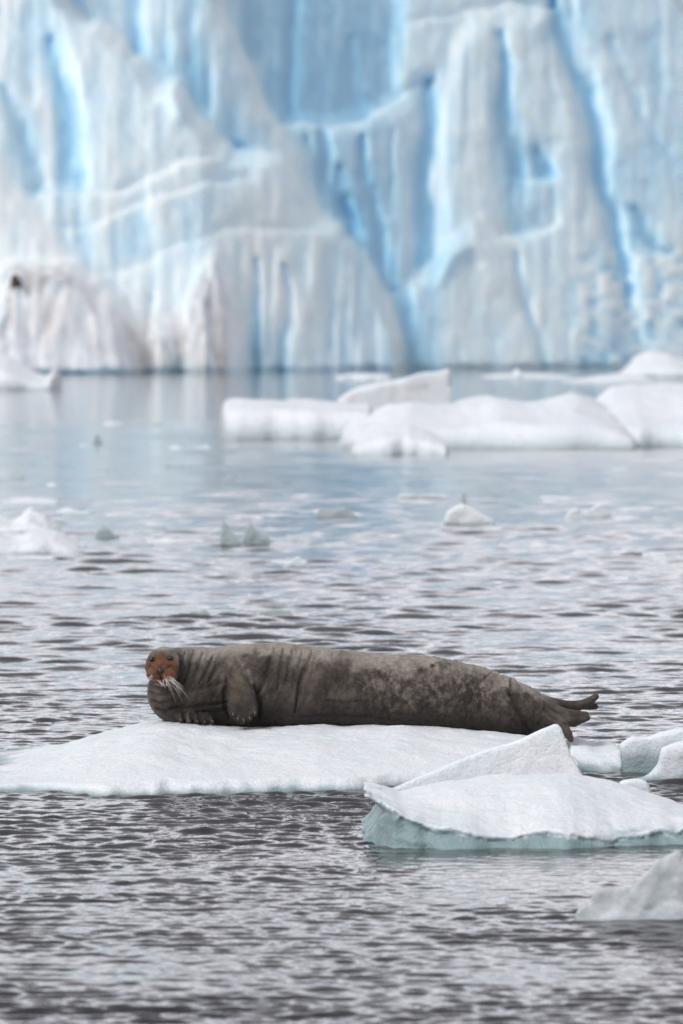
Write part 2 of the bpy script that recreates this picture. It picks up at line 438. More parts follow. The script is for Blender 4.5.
    groove([(66, 0, .7), (124, 44), (182, 84), (232, 150)], 22, 2.5, 0.20)
    layer(B, 22, 10, 0.27, 0.14)
    ledge([(228, 151), (272, 152), (300, 180), (320, 214)], 1, 6, 0, 0.1)
    # blue cirque at the left
    layer([(-140, 60), (0, 92), (14, 130), (34, 193), (86, 193), (78, 60), (48, -20), (20, -40), (-140, -60)], -3, 8, 0.36)
    groove([(2, 92, .5), (18, 130), (34, 184, 1.3)], 9, 3.5, 0.36)
    groove([(52, 40, .5), (62, 100, .9), (74, 184, 1.4)], 10, 4, 0.45); groove([(26, 20), (32, 90)], 8, 1.5, 0.10)
    blue -= 0.28 * np.exp(-((px - 42 - (py - 100) * 0.07) / 5) ** 2) * sstep(50, 110, py) * (1 - sstep(180, 195, py))
    blue -= 0.25 * np.exp(-((px - 8) / 7) ** 2) * (1 - sstep(80, 110, py))
    ledge([(32, 194), (90, 194), (120, 193), (152, 178), (178, 164), (222, 154)], 3.5, 12, 0.03, 0.34)
    ledge([(52, 228), (90, 227), (122, 214), (160, 196), (200, 184), (250, 180)], 2.5, 14, 0.03, 0.26)
    ledge([(98, 276), (118, 274), (150, 260), (180, 246), (212, 238)], 2.5, 16, 0.03, 0.26)
    ledge([(212, 240), (228, 232), (262, 229), (305, 228), (342, 232)], 2.5, 10, 0.05, 0.2)
    for x, y0, y1, w, b in [(62, 202, 226, 5, .24), (74, 200, 224, 4, .16), (60, 232, 262, 6, .26), (84, 232, 270, 7, .30), (120, 226, 258, 8, .30), (136, 222, 250, 6, .22),
                            (186, 206, 252, 10, .26), (206, 196, 240, 8, .20), (110, 272, 292, 6, .18), (150, 232, 256, 7, .14), (240, 160, 176, 12, .14)]:
        groove([(x, y0), (x + 1, y1)], w, 1.0, b)
    # lower face with hanging runnels
    low = sstep(236, 262, py) * sstep(200, 215, px) * (1 - sstep(395, 412, px))
    run = fbm(U / 7.5, Vv / 130, 0, 3, 77); D = D + 0.45 * low * run; blue = blue + low * (0.07 + 0.13 * run)
    groove([(258, 262, .4), (257, 312, .9), (259, 372, 1.1)], 5, 4, 0.45); groove([(284, 268, .4), (286, 320, .9), (284, 372, 1.1)], 6, 4, 0.42)
    groove([(268, 300, .5), (270, 360)], 3, 1.5, 0.1); groove([(330, 280, .4), (334, 350, .8)], 5, 1.5, 0.16); groove([(310, 300, .5), (312, 360)], 4, 1.2, 0.12)
    teal += 0.75 * np.exp(-((px - 258) / 5) ** 2) * sstep(330, 372, py) + 0.5 * np.exp(-((px - 285) / 5) ** 2) * sstep(325, 372, py)
    teal += 0.55 * np.exp(-((px - 412) / 9) ** 2) * sstep(335, 372, py)  # teal shadow painted where the two faces meet at the water
    # snowy shoulder lower left
    layer([(-140, 140), (0, 150), (24, 190), (52, 232), (100, 290), (140, 320), (190, 310), (205, 300), (210, 395), (-140, 395)], 3, 16, 0.10)
    # grey gritty lump
    layer([(-10, 296), (2, 264), (28, 262), (55, 259), (72, 262), (90, 273), (114, 295), (130, 320), (140, 345), (143, 392), (-60, 392)], 26, 13, 0.0)
    groove([(8, 292, .6), (9, 330)], 3.5, 3.5, 0); groove([(66, 290, .7), (40, 345, 1.0)], 6, 2.0, 0); groove([(98, 300), (118, 350)], 4, 1.2, 0); groove([(84, 300), (96, 350)], 3, 1.0, 0)
    groove([(22, 300), (30, 350)], 5, 1.2, 0)
    dirt += 0.55 * sstep(0, 1, np.clip(poly_sd(px, py, [(0, 262), (75, 260), (70, 290), (30, 300), (0, 300)]) / 10, 0, 1)) + 0.9 * np.exp(-((px - 9) / 4) ** 2 - ((py - 312) / 22) ** 2) + 0.8 * np.exp(-((px - 70) / 4) ** 2 - ((py - 284) / 6) ** 2)
    dirt += 0.42 * sstep(0, 20, poly_sd(px, py, [(-60, 255), (80, 258), (148, 330), (150, 400), (-60, 400)]))
    # small rounded buttress and the gritty pillar
    layer([(143, 352), (150, 336), (164, 334), (174, 350), (176, 395), (143, 395)], 10, 8, 0.03)
    layer([(192, 395), (192, 300), (200, 268), (212, 249), (224, 252), (238, 285), (247, 330), (248, 395)], 15, 9, 0.06)
    sp = poly_sd(px, py, [(190, 395), (190, 300), (200, 266), (212, 247), (222, 256), (230, 300), (234, 395)])
    dirt += 0.85 * sstep(-4, 7, sp)
    dirt += 0.60 * sstep(120, 150, px) * (1 - sstep(185, 195, px)) * sstep(290, 340, py)
    groove([(176, 345), (180, 374)], 6, 4, 0); teal += 0.9 * np.exp(-((px - 178) / 7) ** 2) * sstep(345, 366, py)
    groove([(150, 300, .6), (146, 372)], 5, 3, 0)
    # wave-cut dark notch along the waterline
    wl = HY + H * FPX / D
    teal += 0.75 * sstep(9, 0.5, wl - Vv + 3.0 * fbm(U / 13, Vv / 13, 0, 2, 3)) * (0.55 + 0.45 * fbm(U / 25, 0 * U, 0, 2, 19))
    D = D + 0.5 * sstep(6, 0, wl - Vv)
    blue += 0.16 * sstep(290, 370, py) * sstep(205, 230, px)
    # fluting and weathering everywhere
    flut = fbm(U / 9, Vv / 95, 0, 4, 51); rough = fbm(U / 20, Vv / 22, 0, 5, 61, 0.55)
    D = D + 0.20 * flut + 0.16 * rough
    blue = blue + 0.07 * flut + 0.05 * rough
    blue += 0.05 * sstep(230, -20, py)
    for _ in range(3):
        D[1:-1, 1:-1] = (D[1:-1, 1:-1] * 2 + D[:-2, 1:-1] + D[2:, 1:-1] + D[1:-1, :-2] + D[1:-1, 2:]) / 6
    # everything but the old snowy foot carries a blue cast
    G = lambda x, y, a, b: np.exp(-((px - x) / a) ** 2 - ((py - y) / b) ** 2)
    blue = blue + 0.07 * sstep(330, 180, py) + 0.07 * sstep(380, 460, px) + 0.16 * G(300, 60, 70, 120) + 0.16 * G(370, 200, 50, 110) + 0.10 * G(415, 320, 40, 60) + 0.10 * G(600, 200, 90, 200) + 0.10 * G(60, 110, 60, 90) + 0.06 * G(520, 150, 50, 100)
    blue = blue + 0.04 + 0.10 * fbm(U / 45, Vv / 90, 0, 3, 88)
    # skyline: the berg ends above the frame and drops away at the upper right corner
    top = prof(U, [(-130, -240), (60, -290), (200, -330), (340, -290), (460, -310), (560, -220), (630, -100), (660, -20), (672, 1), (683, 10), (720, 48), (760, 120), (815, 300)]) + 5 * fbm(U / 18, 0 * U, 0, 3, 71)
    ov = np.maximum(top - Vv, 0)
    Vc = np.maximum(Vv, top - 0.0)
    D = D + ov * 0.9
    D[:, 0] += 60; D[:, -1] += 60
    Xw = (U - 341.5) * D / FPX; Zw = H - (Vc - HY) * D / FPX
    Zw = Zw - np.clip(ov - 25, 0, 60) * 0.06
    nv, nu = U.shape
    Vt = np.stack([Xw, D, Zw], -1)
    # back wall so the berg is a solid body
    back = Vt[:, [0, -1], :].copy()
    Vall = Vt.reshape(-1, 3)
    ib = len(Vall)
    bk = Vt[0].copy(); bk[:, 1] = 560; bk2 = bk.copy(); bk2[:, 2] = -4
    Vall = np.concatenate([Vall, bk, bk2])
    i0 = np.arange(nu); q1 = np.stack([i0[:-1], ib + i0[:-1], ib + i0[1:], i0[1:]], -1)
    q2 = np.stack([ib + i0[:-1], ib + nu + i0[:-1], ib + nu + i0[1:], ib + i0[1:]], -1)
    F = np.concatenate([grid_faces(nv, nu, True), q1[:, ::-1], q2[:, ::-1]])
    pad = lambda a: np.concatenate([a.ravel(), np.full(2 * nu, 0.2)])
    root = empty('iceberg', (0, 430, 0), 'huge grooved pale blue and white iceberg filling the background behind all the floes', 'iceberg')
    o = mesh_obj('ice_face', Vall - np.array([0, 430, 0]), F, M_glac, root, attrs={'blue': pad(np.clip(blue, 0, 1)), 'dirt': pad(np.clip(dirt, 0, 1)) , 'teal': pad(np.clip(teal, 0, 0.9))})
    # brown rock frozen into the gritty lump
    k = np.argmin((U - 15) ** 2 + (Vv - 284) ** 2); d0 = D.ravel()[k]
    th = np.linspace(0, 2 * np.pi, 22)[:-1]; ph = np.linspace(0.001, np.pi - 0.001, 14)
    T, P_ = np.meshgrid(th, ph); r = 0.55 * (1 + 0.35 * fbm(np.cos(T) * np.sin(P_) * 1.6, np.sin(T) * np.sin(P_) * 1.6, np.cos(P_) * 1.6, 3, 4))
    Vr = np.stack([r * np.cos(T) * np.sin(P_) * 0.75, r * np.sin(T) * np.sin(P_), r * np.cos(P_)], -1).reshape(-1, 3) + [PX(16, d0), d0 - 430 - 0.1, PZ(283, d0)]
    nt_ = len(th); F = []
    for a in range(len(ph) - 1):
        for b in range(nt_): F.append((a * nt_ + b, (a + 1) * nt_ + b, (a + 1) * nt_ + (b + 1) % nt_, a * nt_ + (b + 1) % nt_))
    mesh_obj('embedded_rock', Vr, F, M_rock, root)
iceberg()

# ------------------------------------------------------------------ floes
def hfloe(name, mat, x0, x1, yf, yb, zf, nx=120, ny=60, amp=0.02, ns=0.3, seed=0, label=None, group=None, cat='ice floe', edge_ice=0.08, keel=0.25, power=1.0):
    """floe from a height function zf(x, v, y); v runs 0..1 from the near edge yf(x) to the far edge yb(x)"""
    x = np.linspace(x0, x1, nx); v = np.linspace(0, 1, ny) ** power
    X, Vv = np.meshgrid(x, v)
    F0, F1 = yf(X), yb(X)
    mid = (F0 + F1) / 2
    e = np.clip(np.minimum(X - x0, x1 - X) / (0.06 * (x1 - x0) + 1e-6), 0, 1) ** 0.5    # rounded plan at the ends
    ya = mid + (F0 - mid) * e; ybk = mid + (F1 - mid) * e
    Y = ya + (ybk - ya) * Vv
    Z = zf(X, Vv, Y)
    nz = fbm(X / ns, Y / (ns * 1.2), 0, 5, seed, 0.5)
    rim = sstep(0, 0.04, Vv) * sstep(0, 0.04, 1 - Vv) * sstep(0, 0.02, np.minimum(X - x0, x1 - X) / (x1 - x0))
    Z = Z * rim + nz * amp * rim * (0.3 + 0.7 * sstep(0.02, 0.3, Vv)) - 0.03 * (1 - rim)
    top = np.stack([X, Y, Z], -1).reshape(-1, 3)
    n0 = len(top)
    bot = np.stack([X * 0.97 + 0.03 * (x0 + x1) / 2, mid + (Y - mid) * 0.9, np.full(X.shape, -keel)], -1).reshape(-1, 3)
    i = np.arange(n0).reshape(ny, nx)
    ring = np.concatenate([i[0, :], i[1:, -1], i[-1, -2::-1], i[-2:0:-1, 0]]); rn = np.roll(ring, -1)
    sk = np.stack([ring, ring + n0, rn + n0, rn], -1)
    F = np.concatenate([grid_faces(ny, nx), grid_faces(ny, nx, True) + n0, sk])
    ice = sstep(edge_ice, 0.0, Z + 0.25 * edge_ice * fbm(X / ns * 2, Y / ns * 2, 0, 3, seed + 5)).ravel()
    return mesh_obj(name, np.concatenate([top, bot]), F, mat, label=label, cat=cat, group=group, attrs={'ice': np.concatenate([ice, np.ones(n0)])})

YS = 30.55     # distance of the seal's long axis
# --- the seal's floe
def seal_floe():
    front = [(-140, 784), (-60, 790), (0, 792), (60, 793), (110, 797), (160, 796), (240, 794), (330, 792), (400, 788), (520, 786), (640, 786)]
    crest = [(-140, 772), (-60, 766), (0, 761), (30, 755), (60, 749), (85, 738), (110, 733), (140, 724), (165, 722), (200, 726), (240, 727), (340, 725), (400, 725), (440, 728), (500, 733), (540, 738), (570, 752), (640, 775)]
    yf = lambda X: YW(prof(X / 28.9 * FPX + 341.5, front)) + 0.05 * fbm(X / 0.22, 0 * X, 0, 3, 3)
    yb = lambda X: 31.6 + 0 * X + 0.15 * fbm(X / 0.5, 0 * X, 0, 3, 4)
    def zf(X, v, Y):
        Yc = 30.35
        zc = PZ(sprof(X * FPX / Yc + 341.5, crest), Yc) - 0.018
        y0s = YW(sprof(X / 28.9 * FPX + 341.5, front)) - 0.02
        t = np.clip((Y - y0s) / (Yc - 0.25 - y0s), 0, 1)
        rise = 0.025 + (zc - 0.025) * (1 - (1 - t) ** 1.7)
        # mound tops out in front of the crest line at the left of the seal
        back = 1 - sstep(Yc + 0.4, 31.6, Y)
        z = rise * (0.15 + 0.85 * back)
        # small scalloped step where wavelets have cut the near edge
        st = 0.012 * sstep(0.0, 0.02, t) * (1 + 0.6 * vnoise(X / 0.05, 0 * X, 0, 12) * (1 - sstep(0.02, 0.12, t)))
        dim = (0.010 * fbm(X / 0.42, Y / 0.55, 0, 4, 40, 0.55) + 0.010 * np.abs(fbm(X / 0.20 + Y, Y / 0.7, 0, 3, 43)) * sstep(-1.15, -0.9, X) * (1 - sstep(-0.75, -0.4, X))) * sstep(0.05, 0.3, t)
        return z + st + dim
    hfloe('ice_floe', M_near, float(PX(-140, 28.9)), float(PX(598, 28.9)), yf, yb, zf, 520, 230, amp=0.007, ns=0.16, seed=11, edge_ice=0.035,
          label='long low snow-covered floe that the seal is lying on')
seal_floe()

def block(name, mat, pts, Y0, dep, lean=0.0, yz=None, h=0.012, rnd=0.02, nz=0.012, ns=0.12, seed=0, ice=None, taper=0.5, **kw):
    """solid with a front outline pts (picture rows and columns at distance Y0), real depth dep, softened edges"""
    pm = max(b for a, b in pts); pn = min(b for a, b in pts)
    pw = [(float(PX(a, Y0 + lean * (pm - b) / (pm - pn))), float(PZ(b, Y0 + lean * (pm - b) / (pm - pn)))) for a, b in pts]
    p = np.array(pw)
    x0, x1, z0, z1 = p[:, 0].min() - 0.06, p[:, 0].max() + 0.06, p[:, 1].min() - 0.06, p[:, 1].max() + 0.06
    y0, y1 = Y0 - 0.08 - max(0, -lean), Y0 + dep + 0.08 + abs(lean)
    ax = [np.arange(a, b, h) for a, b in ((x0, x1), (y0, y1), (z0, z1))]
    X2, Z2 = np.meshgrid(ax[0], ax[2], indexing='ij')
    sd2 = poly_sd(X2, Z2, pw)
    X, Y, Z = np.meshgrid(*ax, indexing='ij')
    t = np.clip((Y - Y0) / dep, 0, 1)
    ys = Y0 + lean * (Z - z0) / (z1 - z0)
    # farther slices shrink, the top falls away to the back
    f = -(sd2[:, None, :] - rnd) + taper * np.maximum(t, 0) ** 1.5 * min(z1 - z0, 0.3)
    f = f + 0.0
    fy = np.maximum(ys - Y, Y - (ys + dep)) + rnd
    F = np.minimum(np.maximum(f, fy), 0) + np.hypot(np.maximum(f, 0), np.maximum(fy, 0)) - rnd
    F = F + nz * fbm(X / ns, Y / ns, Z / ns, 3, seed)
    F[0], F[-1] = 1, 1; F[:, 0], F[:, -1] = 1, 1; F[:, :, 0], F[:, :, -1] = 1, 1
    V, Fc = surface_nets(F, (x0, y0, z0), h)
    V = relax(V, Fc, 1)
    a = (ice(V) if ice else sstep(0.05, 0.0, V[:, 2] + 0.02 * fbm(V[:, 0] / .1, V[:, 1] / .1, 0, 2, seed)))
    return mesh_obj(name, V, Fc, mat, attrs={'ice': np.clip(a, 0, 1)}, **kw)

# --- tilted slab with the raised corner under the tail
Ysl = 28.35
block('ice_slab', M_near, [(372, 800), (386, 791), (430, 772), (480, 751), (520, 739), (556, 723), (561, 726), (571, 752), (584, 776), (590, 830), (372, 830)], Ysl, 0.45,
      seed=21, nz=0.006, ns=0.16, rnd=0.006, lean=0.12, taper=0.12, label='thin tilted slab of snowy ice whose raised right corner points at the seal tail', cat='ice slab')
block('ice_block', M_near, [(560, 740), (566, 731), (588, 733), (596, 736), (610, 734), (620, 736), (627, 731), (632, 745), (634, 762), (634, 784), (636, 830), (556, 830)], 29.3, 0.6, lean=1.1,
      seed=22, nz=0.014, ns=0.14, label='squarish white ice block below the flippers, with a small peak on its right corner', cat='ice block', taper=0.2)
block('ice_block', M_near, [(620, 745), (632, 737), (646, 737), (662, 733), (680, 730), (740, 727), (790, 745), (800, 830), (612, 830), (622, 782)], 29.9, 0.7,
      seed=23, nz=0.012, ns=0.2, label='smooth pale teal ice block at the right edge behind the rounded snow lump', cat='ice block', taper=0.3,
      ice=lambda V: sstep(0.17, 0.03, V[:, 2] + 0.02 * fbm(V[:, 0] / .1, V[:, 1] / .1, 0, 3, 4)) * 0.9)
block('ice_lump', M_near, [(632, 781), (648, 772), (656, 764), (662, 748), (676, 741), (700, 738), (760, 748), (790, 781), (790, 800), (632, 800)], 29.2, 0.45,
      seed=24, nz=0.014, ns=0.16, rnd=0.04, label='rounded white snow lump at the right edge in front of the teal block', cat='ice lump', taper=0.3)
block('ice_block', M_near, [(614, 790), (622, 781), (638, 778), (648, 781), (652, 790), (652, 800), (614, 800)], 27.9, 0.3,
      seed=25, nz=0.006, ns=0.1, rnd=0.02, label='tiny low white ice shelf just behind the top of the front floe', cat='ice block', taper=0.2)

# --- big front floe with overhanging snow crust
def front_floe():
    h = 0.0115
    Yf0 = 25.40
    crest = [(340, 812), (366, 803), (385, 798), (400, 794), (430, 788), (480, 780), (540, 775), (575, 776), (605, 783), (640, 793), (665, 800), (683, 808), (740, 826), (800, 850)]
    lip = [(340, 800), (366, 802), (380, 806), (392, 810), (402, 818), (416, 821), (426, 828), (455, 831), (478, 837), (500, 840), (520, 838), (545, 832), (570, 834), (600, 842), (640, 840), (683, 834), (800, 842)]
    x0, x1 = float(PX(352, 25.3)), float(PX(800, 25.6)); y0, y1 = 24.95, 27.3; z0, z1 = -0.2, 0.36
    ax = [np.arange(a, b, h) for a, b in ((x0, x1), (y0, y1), (z0, z1))]
    X2, Y2 = np.meshgrid(ax[0], ax[1], indexing='ij')
    P2 = X2 * FPX / Y2 + 341.5
    Yc = 26.35
    yfr = Yf0 + 0.05 * fbm(X2 / 0.25, 0 * X2, 0, 3, 6) + 0.35 * sstep(395, 362, P2) + 0.25 * sstep(560, 700, P2)
    zl = PZ(sprof(P2, lip), Yf0) + 0.010 * fbm(X2 / 0.06, Y2 * 0, 0, 3, 66)
    zc = PZ(sprof(P2, crest), Yc)
    zc = np.maximum(zc, zl + 0.01)
    t = np.clip((Y2 - yfr) / (Yc - yfr), 0, 1); tb = np.clip((Y2 - Yc) / (27.2 - Yc), 0, 1)
    zt = zl + 0.012 + (zc - zl) * (1 - (1 - t) ** 1.35) - (zc + 0.1) * tb ** 1.6
    zt = zt + 0.008 * fbm(X2 / 0.22, Y2 / 0.3, 0, 4, 14) * sstep(0, 0.1, t)
    zt = zt - 0.018 * np.exp(-((P2 - 452) / 26) ** 2) * np.exp(-((t - 0.45) / 0.12) ** 2)
    yf3, zt3, zl3 = yfr[..., None], zt[..., None], zl[..., None]
    X, Y, Z = X2[..., None], Y2[..., None], ax[2][None, None, :]
    P3 = P2[..., None]
    tip = PX(364, 25.5)
    bevel = 0.04
    crust = np.maximum.reduce([Z - zt3, (zl3 - 0.6 * np.clip(np.minimum(Y - yf3, 0.8 * (X - PX(364, 25.5)) - 0.02), 0, 0.5)) - Z, yf3 - Y + 0 * Z, tip - X + 0 * Z])
    xl = PX(prof(ax[2], [(-0.2, 372), (0, 366), (0.05, 372), (0.10, 380), (0.17, 392), (0.3, 400)]), 25.4)[None, None, :]
    concave = 0.004 + 0.012 * np.sin(np.clip(Z / 0.2, 0, 1) * np.pi)
    foot = np.maximum.reduce([Z - zt3 + 0.03, xl - X + 0.02 * fbm(Y / .1, Z / .1, 0, 2, 9), (yf3 + concave - 0.03 * sstep(0.08, -0.02, Z)) - Y + 0.012 * fbm(X / 0.12, Z / 0.05, 0, 2, 55), Y - 27.15 + 0 * X + 0 * Z])
    F = np.minimum(crust, foot)
    F = F + 0.004 * fbm(X / 0.07, Y / 0.07, Z / 0.07, 3, 17)
    F[0], F[-1] = 1, 1; F[:, 0], F[:, -1] = 1, 1; F[:, :, 0], F[:, :, -1] = 1, 1
    V, Fc = surface_nets(F, (x0, y0, z0), h)
    V = relax(V, Fc, 2)
    ppx = V[:, 0] * FPX / V[:, 1] + 341.5
    zl_v = PZ(sprof(ppx, lip), Yf0)
    nearf = np.maximum(sstep(415, 402, ppx), 1.0 * sstep(0.5, 0.25, V[:, 1] - (Yf0 + 0.35 * sstep(395, 362, ppx) + 0.25 * sstep(560, 700, ppx))))
    ice = sstep(0.012, -0.014, V[:, 2] - zl_v + (0.014 + 0.016 * sstep(480, 560, ppx)) * fbm(V[:, 0] / .05, V[:, 1] / .05, V[:, 2] / .05, 3, 4)) * nearf
    ice = np.maximum(ice, sstep(0.04, 0.0, V[:, 2]))
    ice = np.maximum(ice, 0.55 * sstep(560, 600, ppx) * sstep(0.085, 0.03, V[:, 2] + 0.03 * fbm(V[:, 0] / .06, V[:, 1] / .06, V[:, 2] / .06, 3, 4)))
    mesh_obj('ice_floe', V, Fc, M_near, attrs={'ice': ice}, label='nearest large white floe with an undercut teal foot, in front of the seal floe', cat='ice floe')
front_floe()

# --- glassy shard, bottom right
def clear_chunk():
    Y0 = 22.25; h = 0.009
    out = [(578, 917), (582, 905), (592, 893), (606, 885), (618, 884), (632, 888), (640, 879), (650, 870), (658, 858), (668, 856), (676, 850), (684, 853), (680, 862), (690, 868), (712, 864), (760, 880), (775, 917), (775, 940), (578, 940)]
    block('clear_ice_chunk', M_clear, out, Y0, 0.16, seed=31, nz=0.010, ns=0.07, h=h, rnd=0.008, taper=0.5, label='translucent wet ice chunk with a jagged top in the lower right corner', cat='ice chunk')
clear_chunk()

# --- generic distant floe from a traced skyline
def dfloe(label, crest, wl, depth, mat=None, amp=0.06, seed=0, cf=0.45, name='ice_floe', cat='ice floe', edge_ice=0.12, group=None, step=0.5, ns=0.9, nx=130, ny=40):
    Y0 = YW(wl); Yc = Y0 + depth * cf
    xs = [p[0] for p in crest]
    x0, x1 = float(PX(xs[0], Y0)), float(PX(xs[-1], Y0))
    yf = lambda X: Y0 + 0.035 * depth * fbm(X / (0.22 * (x1 - x0)), 0 * X, 0, 2, seed + 1, 0.35)
    yb = lambda X: Y0 + depth + 0 * X
    def zf(X, v, Y):
        zc = np.maximum(PZ(sprof(X * FPX / Y0 + 341.5, crest), Yc), 0.02)
        up = step + (1 - step) * sstep(0, cf, v)
        return zc * up * (1 - 0.75 * sstep(cf + 0.05, 1.0, v))
    return hfloe(name, mat or M_mid, x0, x1, yf, yb, zf, nx, ny, amp=amp, ns=ns, seed=seed, label=label, group=group, cat=cat, edge_ice=edge_ice * 0.5, keel=0.4)
dfloe('flat-topped white floe at the left end of the middle floe row', [(216, 420), (220, 402), (240, 399), (262, 399), (300, 401), (325, 402), (352, 404), (372, 405), (378, 420)], 440, 9, seed=101, amp=0.05, step=0.8, edge_ice=0.2)
dfloe('low broad white floe in the centre of the middle floe row', [(338, 440), (352, 424), (380, 414), (410, 404), (440, 406), (470, 402), (500, 396), (520, 400), (548, 402), (580, 396), (600, 402), (622, 414), (640, 432), (652, 444)], 449, 10, seed=102, amp=0.10, step=0.5, edge_ice=0.25)
dfloe('low rounded white floe nearest us in the middle floe row', [(350, 452), (362, 436), (384, 428), (410, 424), (432, 432), (446, 440), (452, 452)], 455, 5, seed=103, amp=0.06, step=0.6)
dfloe('smooth rounded white floe at the right end of the middle floe row', [(590, 436), (604, 404), (622, 390), (645, 386), (690, 385), (740, 390), (780, 430)], 447, 11, seed=104, amp=0.05, step=0.35, edge_ice=0.45)
block('ice_wedge', M_mid, [(337, 402), (345, 394), (360, 388), (395, 380), (420, 376), (449, 368), (452, 374), (452, 408), (452, 425), (337, 425)], 150, 3.2, seed=33, nz=0.06, ns=0.7, h=0.07, rnd=0.05, taper=1.0,
      label='white ice wedge rising to a sharp right corner behind the middle floes', cat='ice wedge')
dfloe('white ice dome far back at the right edge before the iceberg', [(614, 378), (626, 372), (634, 365), (640, 356), (655, 350), (672, 352), (690, 360), (720, 372)], 378, 14, seed=105, amp=0.035, step=0.4, cf=0.4, ns=2.5)
dfloe('flat thin far floe beside the white ice dome', [(560, 381), (575, 379), (600, 376), (620, 374), (640, 376), (660, 381)], 382, 6, seed=106, amp=0.035, step=0.6, ns=2.5)
dfloe('thin white floe far back under the middle of the iceberg', [(482, 376), (500, 374), (515, 373), (518, 367), (524, 373), (545, 374), (575, 376)], 377.5, 8, seed=107, amp=0.035, step=0.6, ns=2.5)
dfloe('white snow wedge at the left edge under the gritty iceberg foot', [(-60, 340), (-20, 350), (5, 358), (20, 368), (34, 375), (44, 377), (50, 368), (54, 367), (57, 384)], 390, 9, seed=108, amp=0.08, step=0.55, ns=1.8)
dfloe('low white far floe between the wedge and the iceberg', [(335, 376), (350, 373), (372, 374), (392, 376)], 379, 6, seed=109, amp=0.035, step=0.6, ns=2.5)
dfloe('low snowy floe at the left edge nearest in its cluster', [(-60, 535), (-20, 532), (10, 537), (30, 531), (52, 532), (70, 540), (83, 550)], 553, 2.2, seed=110, amp=0.04, ns=0.35)
dfloe('rounded snowy floe at the left edge behind the nearer low floe', [(-60, 520), (-10, 517), (10, 520), (26, 508), (44, 520), (58, 529)], 533, 2.2, seed=111, amp=0.05, ns=0.35)
# two fin-shaped grey pieces: shaped solids
def fin(label, pts, wl, dep, mat=M_grey, seed=0, name='ice_fin', cat='ice fin', rnd=0.008, group=None, nz=None):
    Y0 = YW(wl); w = (max(p[0] for p in pts) - min(p[0] for p in pts)) * Y0 / FPX
    pts = list(pts) + [(pts[-1][0], wl + 6), (pts[0][0], wl + 6)]
    return block(name, mat, pts, Y0, dep, seed=seed, nz=(0.015 * w + 0.003) if nz is None else nz, ns=0.3 * w, h=max(w / 34, 0.008), rnd=rnd, taper=0.5, label=label, cat=cat, group=group,
                 ice=lambda V: sstep(0.10, 0.0, V[:, 2]) * 0.8)
fin('left one of two grey-green ice fins', [(220, 545), (221, 530), (222, 519), (229, 527), (237, 536), (243, 543)], 545, 0.35, seed=41)
fin('right one of two grey-green ice fins', [(241, 545), (245, 532), (249, 521), (256, 530), (268, 537), (271, 543)], 544, 0.35, seed=42)
fin('pale ice mound with a little dark spike behind it', [(442, 524), (447, 512), (456, 506), (463, 503), (472, 507), (484, 514), (496, 521)], 524, 0.6, mat=M_mid, seed=43, name='ice_mound', cat='ice mound', rnd=0.05)
fin('little dark ice spike behind the pale mound', [(460, 512), (462, 493), (466, 493), (467, 512)], 512, 0.15, seed=44, name='ice_spike', cat='ice spike', nz=0.004)
fin('dark green ice spike standing alone at the far left', [(93, 444), (95, 436), (98, 433), (101, 440), (104, 444)], 444, 0.5, seed=45, name='ice_spike', cat='ice spike')
fin('low grey-green ice piece, right of centre below the fins', [(258, 617), (261, 611), (272, 609), (288, 610), (293, 614)], 617, 0.3, seed=46, name='ice_piece', cat='ice piece', nz=0.004)
fin('low grey-green ice piece above the seal head', [(187, 616), (191, 611), (198, 612), (204, 608), (208, 612), (212, 616)], 617, 0.3, seed=47, name='ice_piece', cat='ice piece', nz=0.004)
fin('grey triangular ice piece left of the fins', [(94, 538), (98, 530), (103, 524), (107, 527), (113, 533), (120, 538)], 538, 0.3, seed=48, name='ice_piece', cat='ice piece')
fin('small pale pointed ice piece below the fins', [(284, 566), (290, 560), (298, 556), (306, 561), (311, 567)], 567, 0.3, mat=M_mid, seed=49, name='ice_piece', cat='ice piece')
fin('low cream ice sliver left of the dark spike', [(396, 498), (402, 494), (420, 495), (432, 493), (448, 495), (450, 499)], 499, 0.5, mat=M_mid, seed=50, name='ice_piece', cat='ice piece')
fin('pale ice piece with a dark tail, mid-water right of the fins', [(316, 515), (322, 506), (334, 510), (346, 507), (354, 513), (360, 518)], 518, 0.5, seed=51, name='ice_piece', cat='ice piece')
fin('pale greenish low ice piece in the water at right', [(564, 518), (572, 508), (586, 509), (600, 505), (612, 514)], 518, 0.5, seed=52, name='ice_piece', cat='ice piece', mat=M_mid)
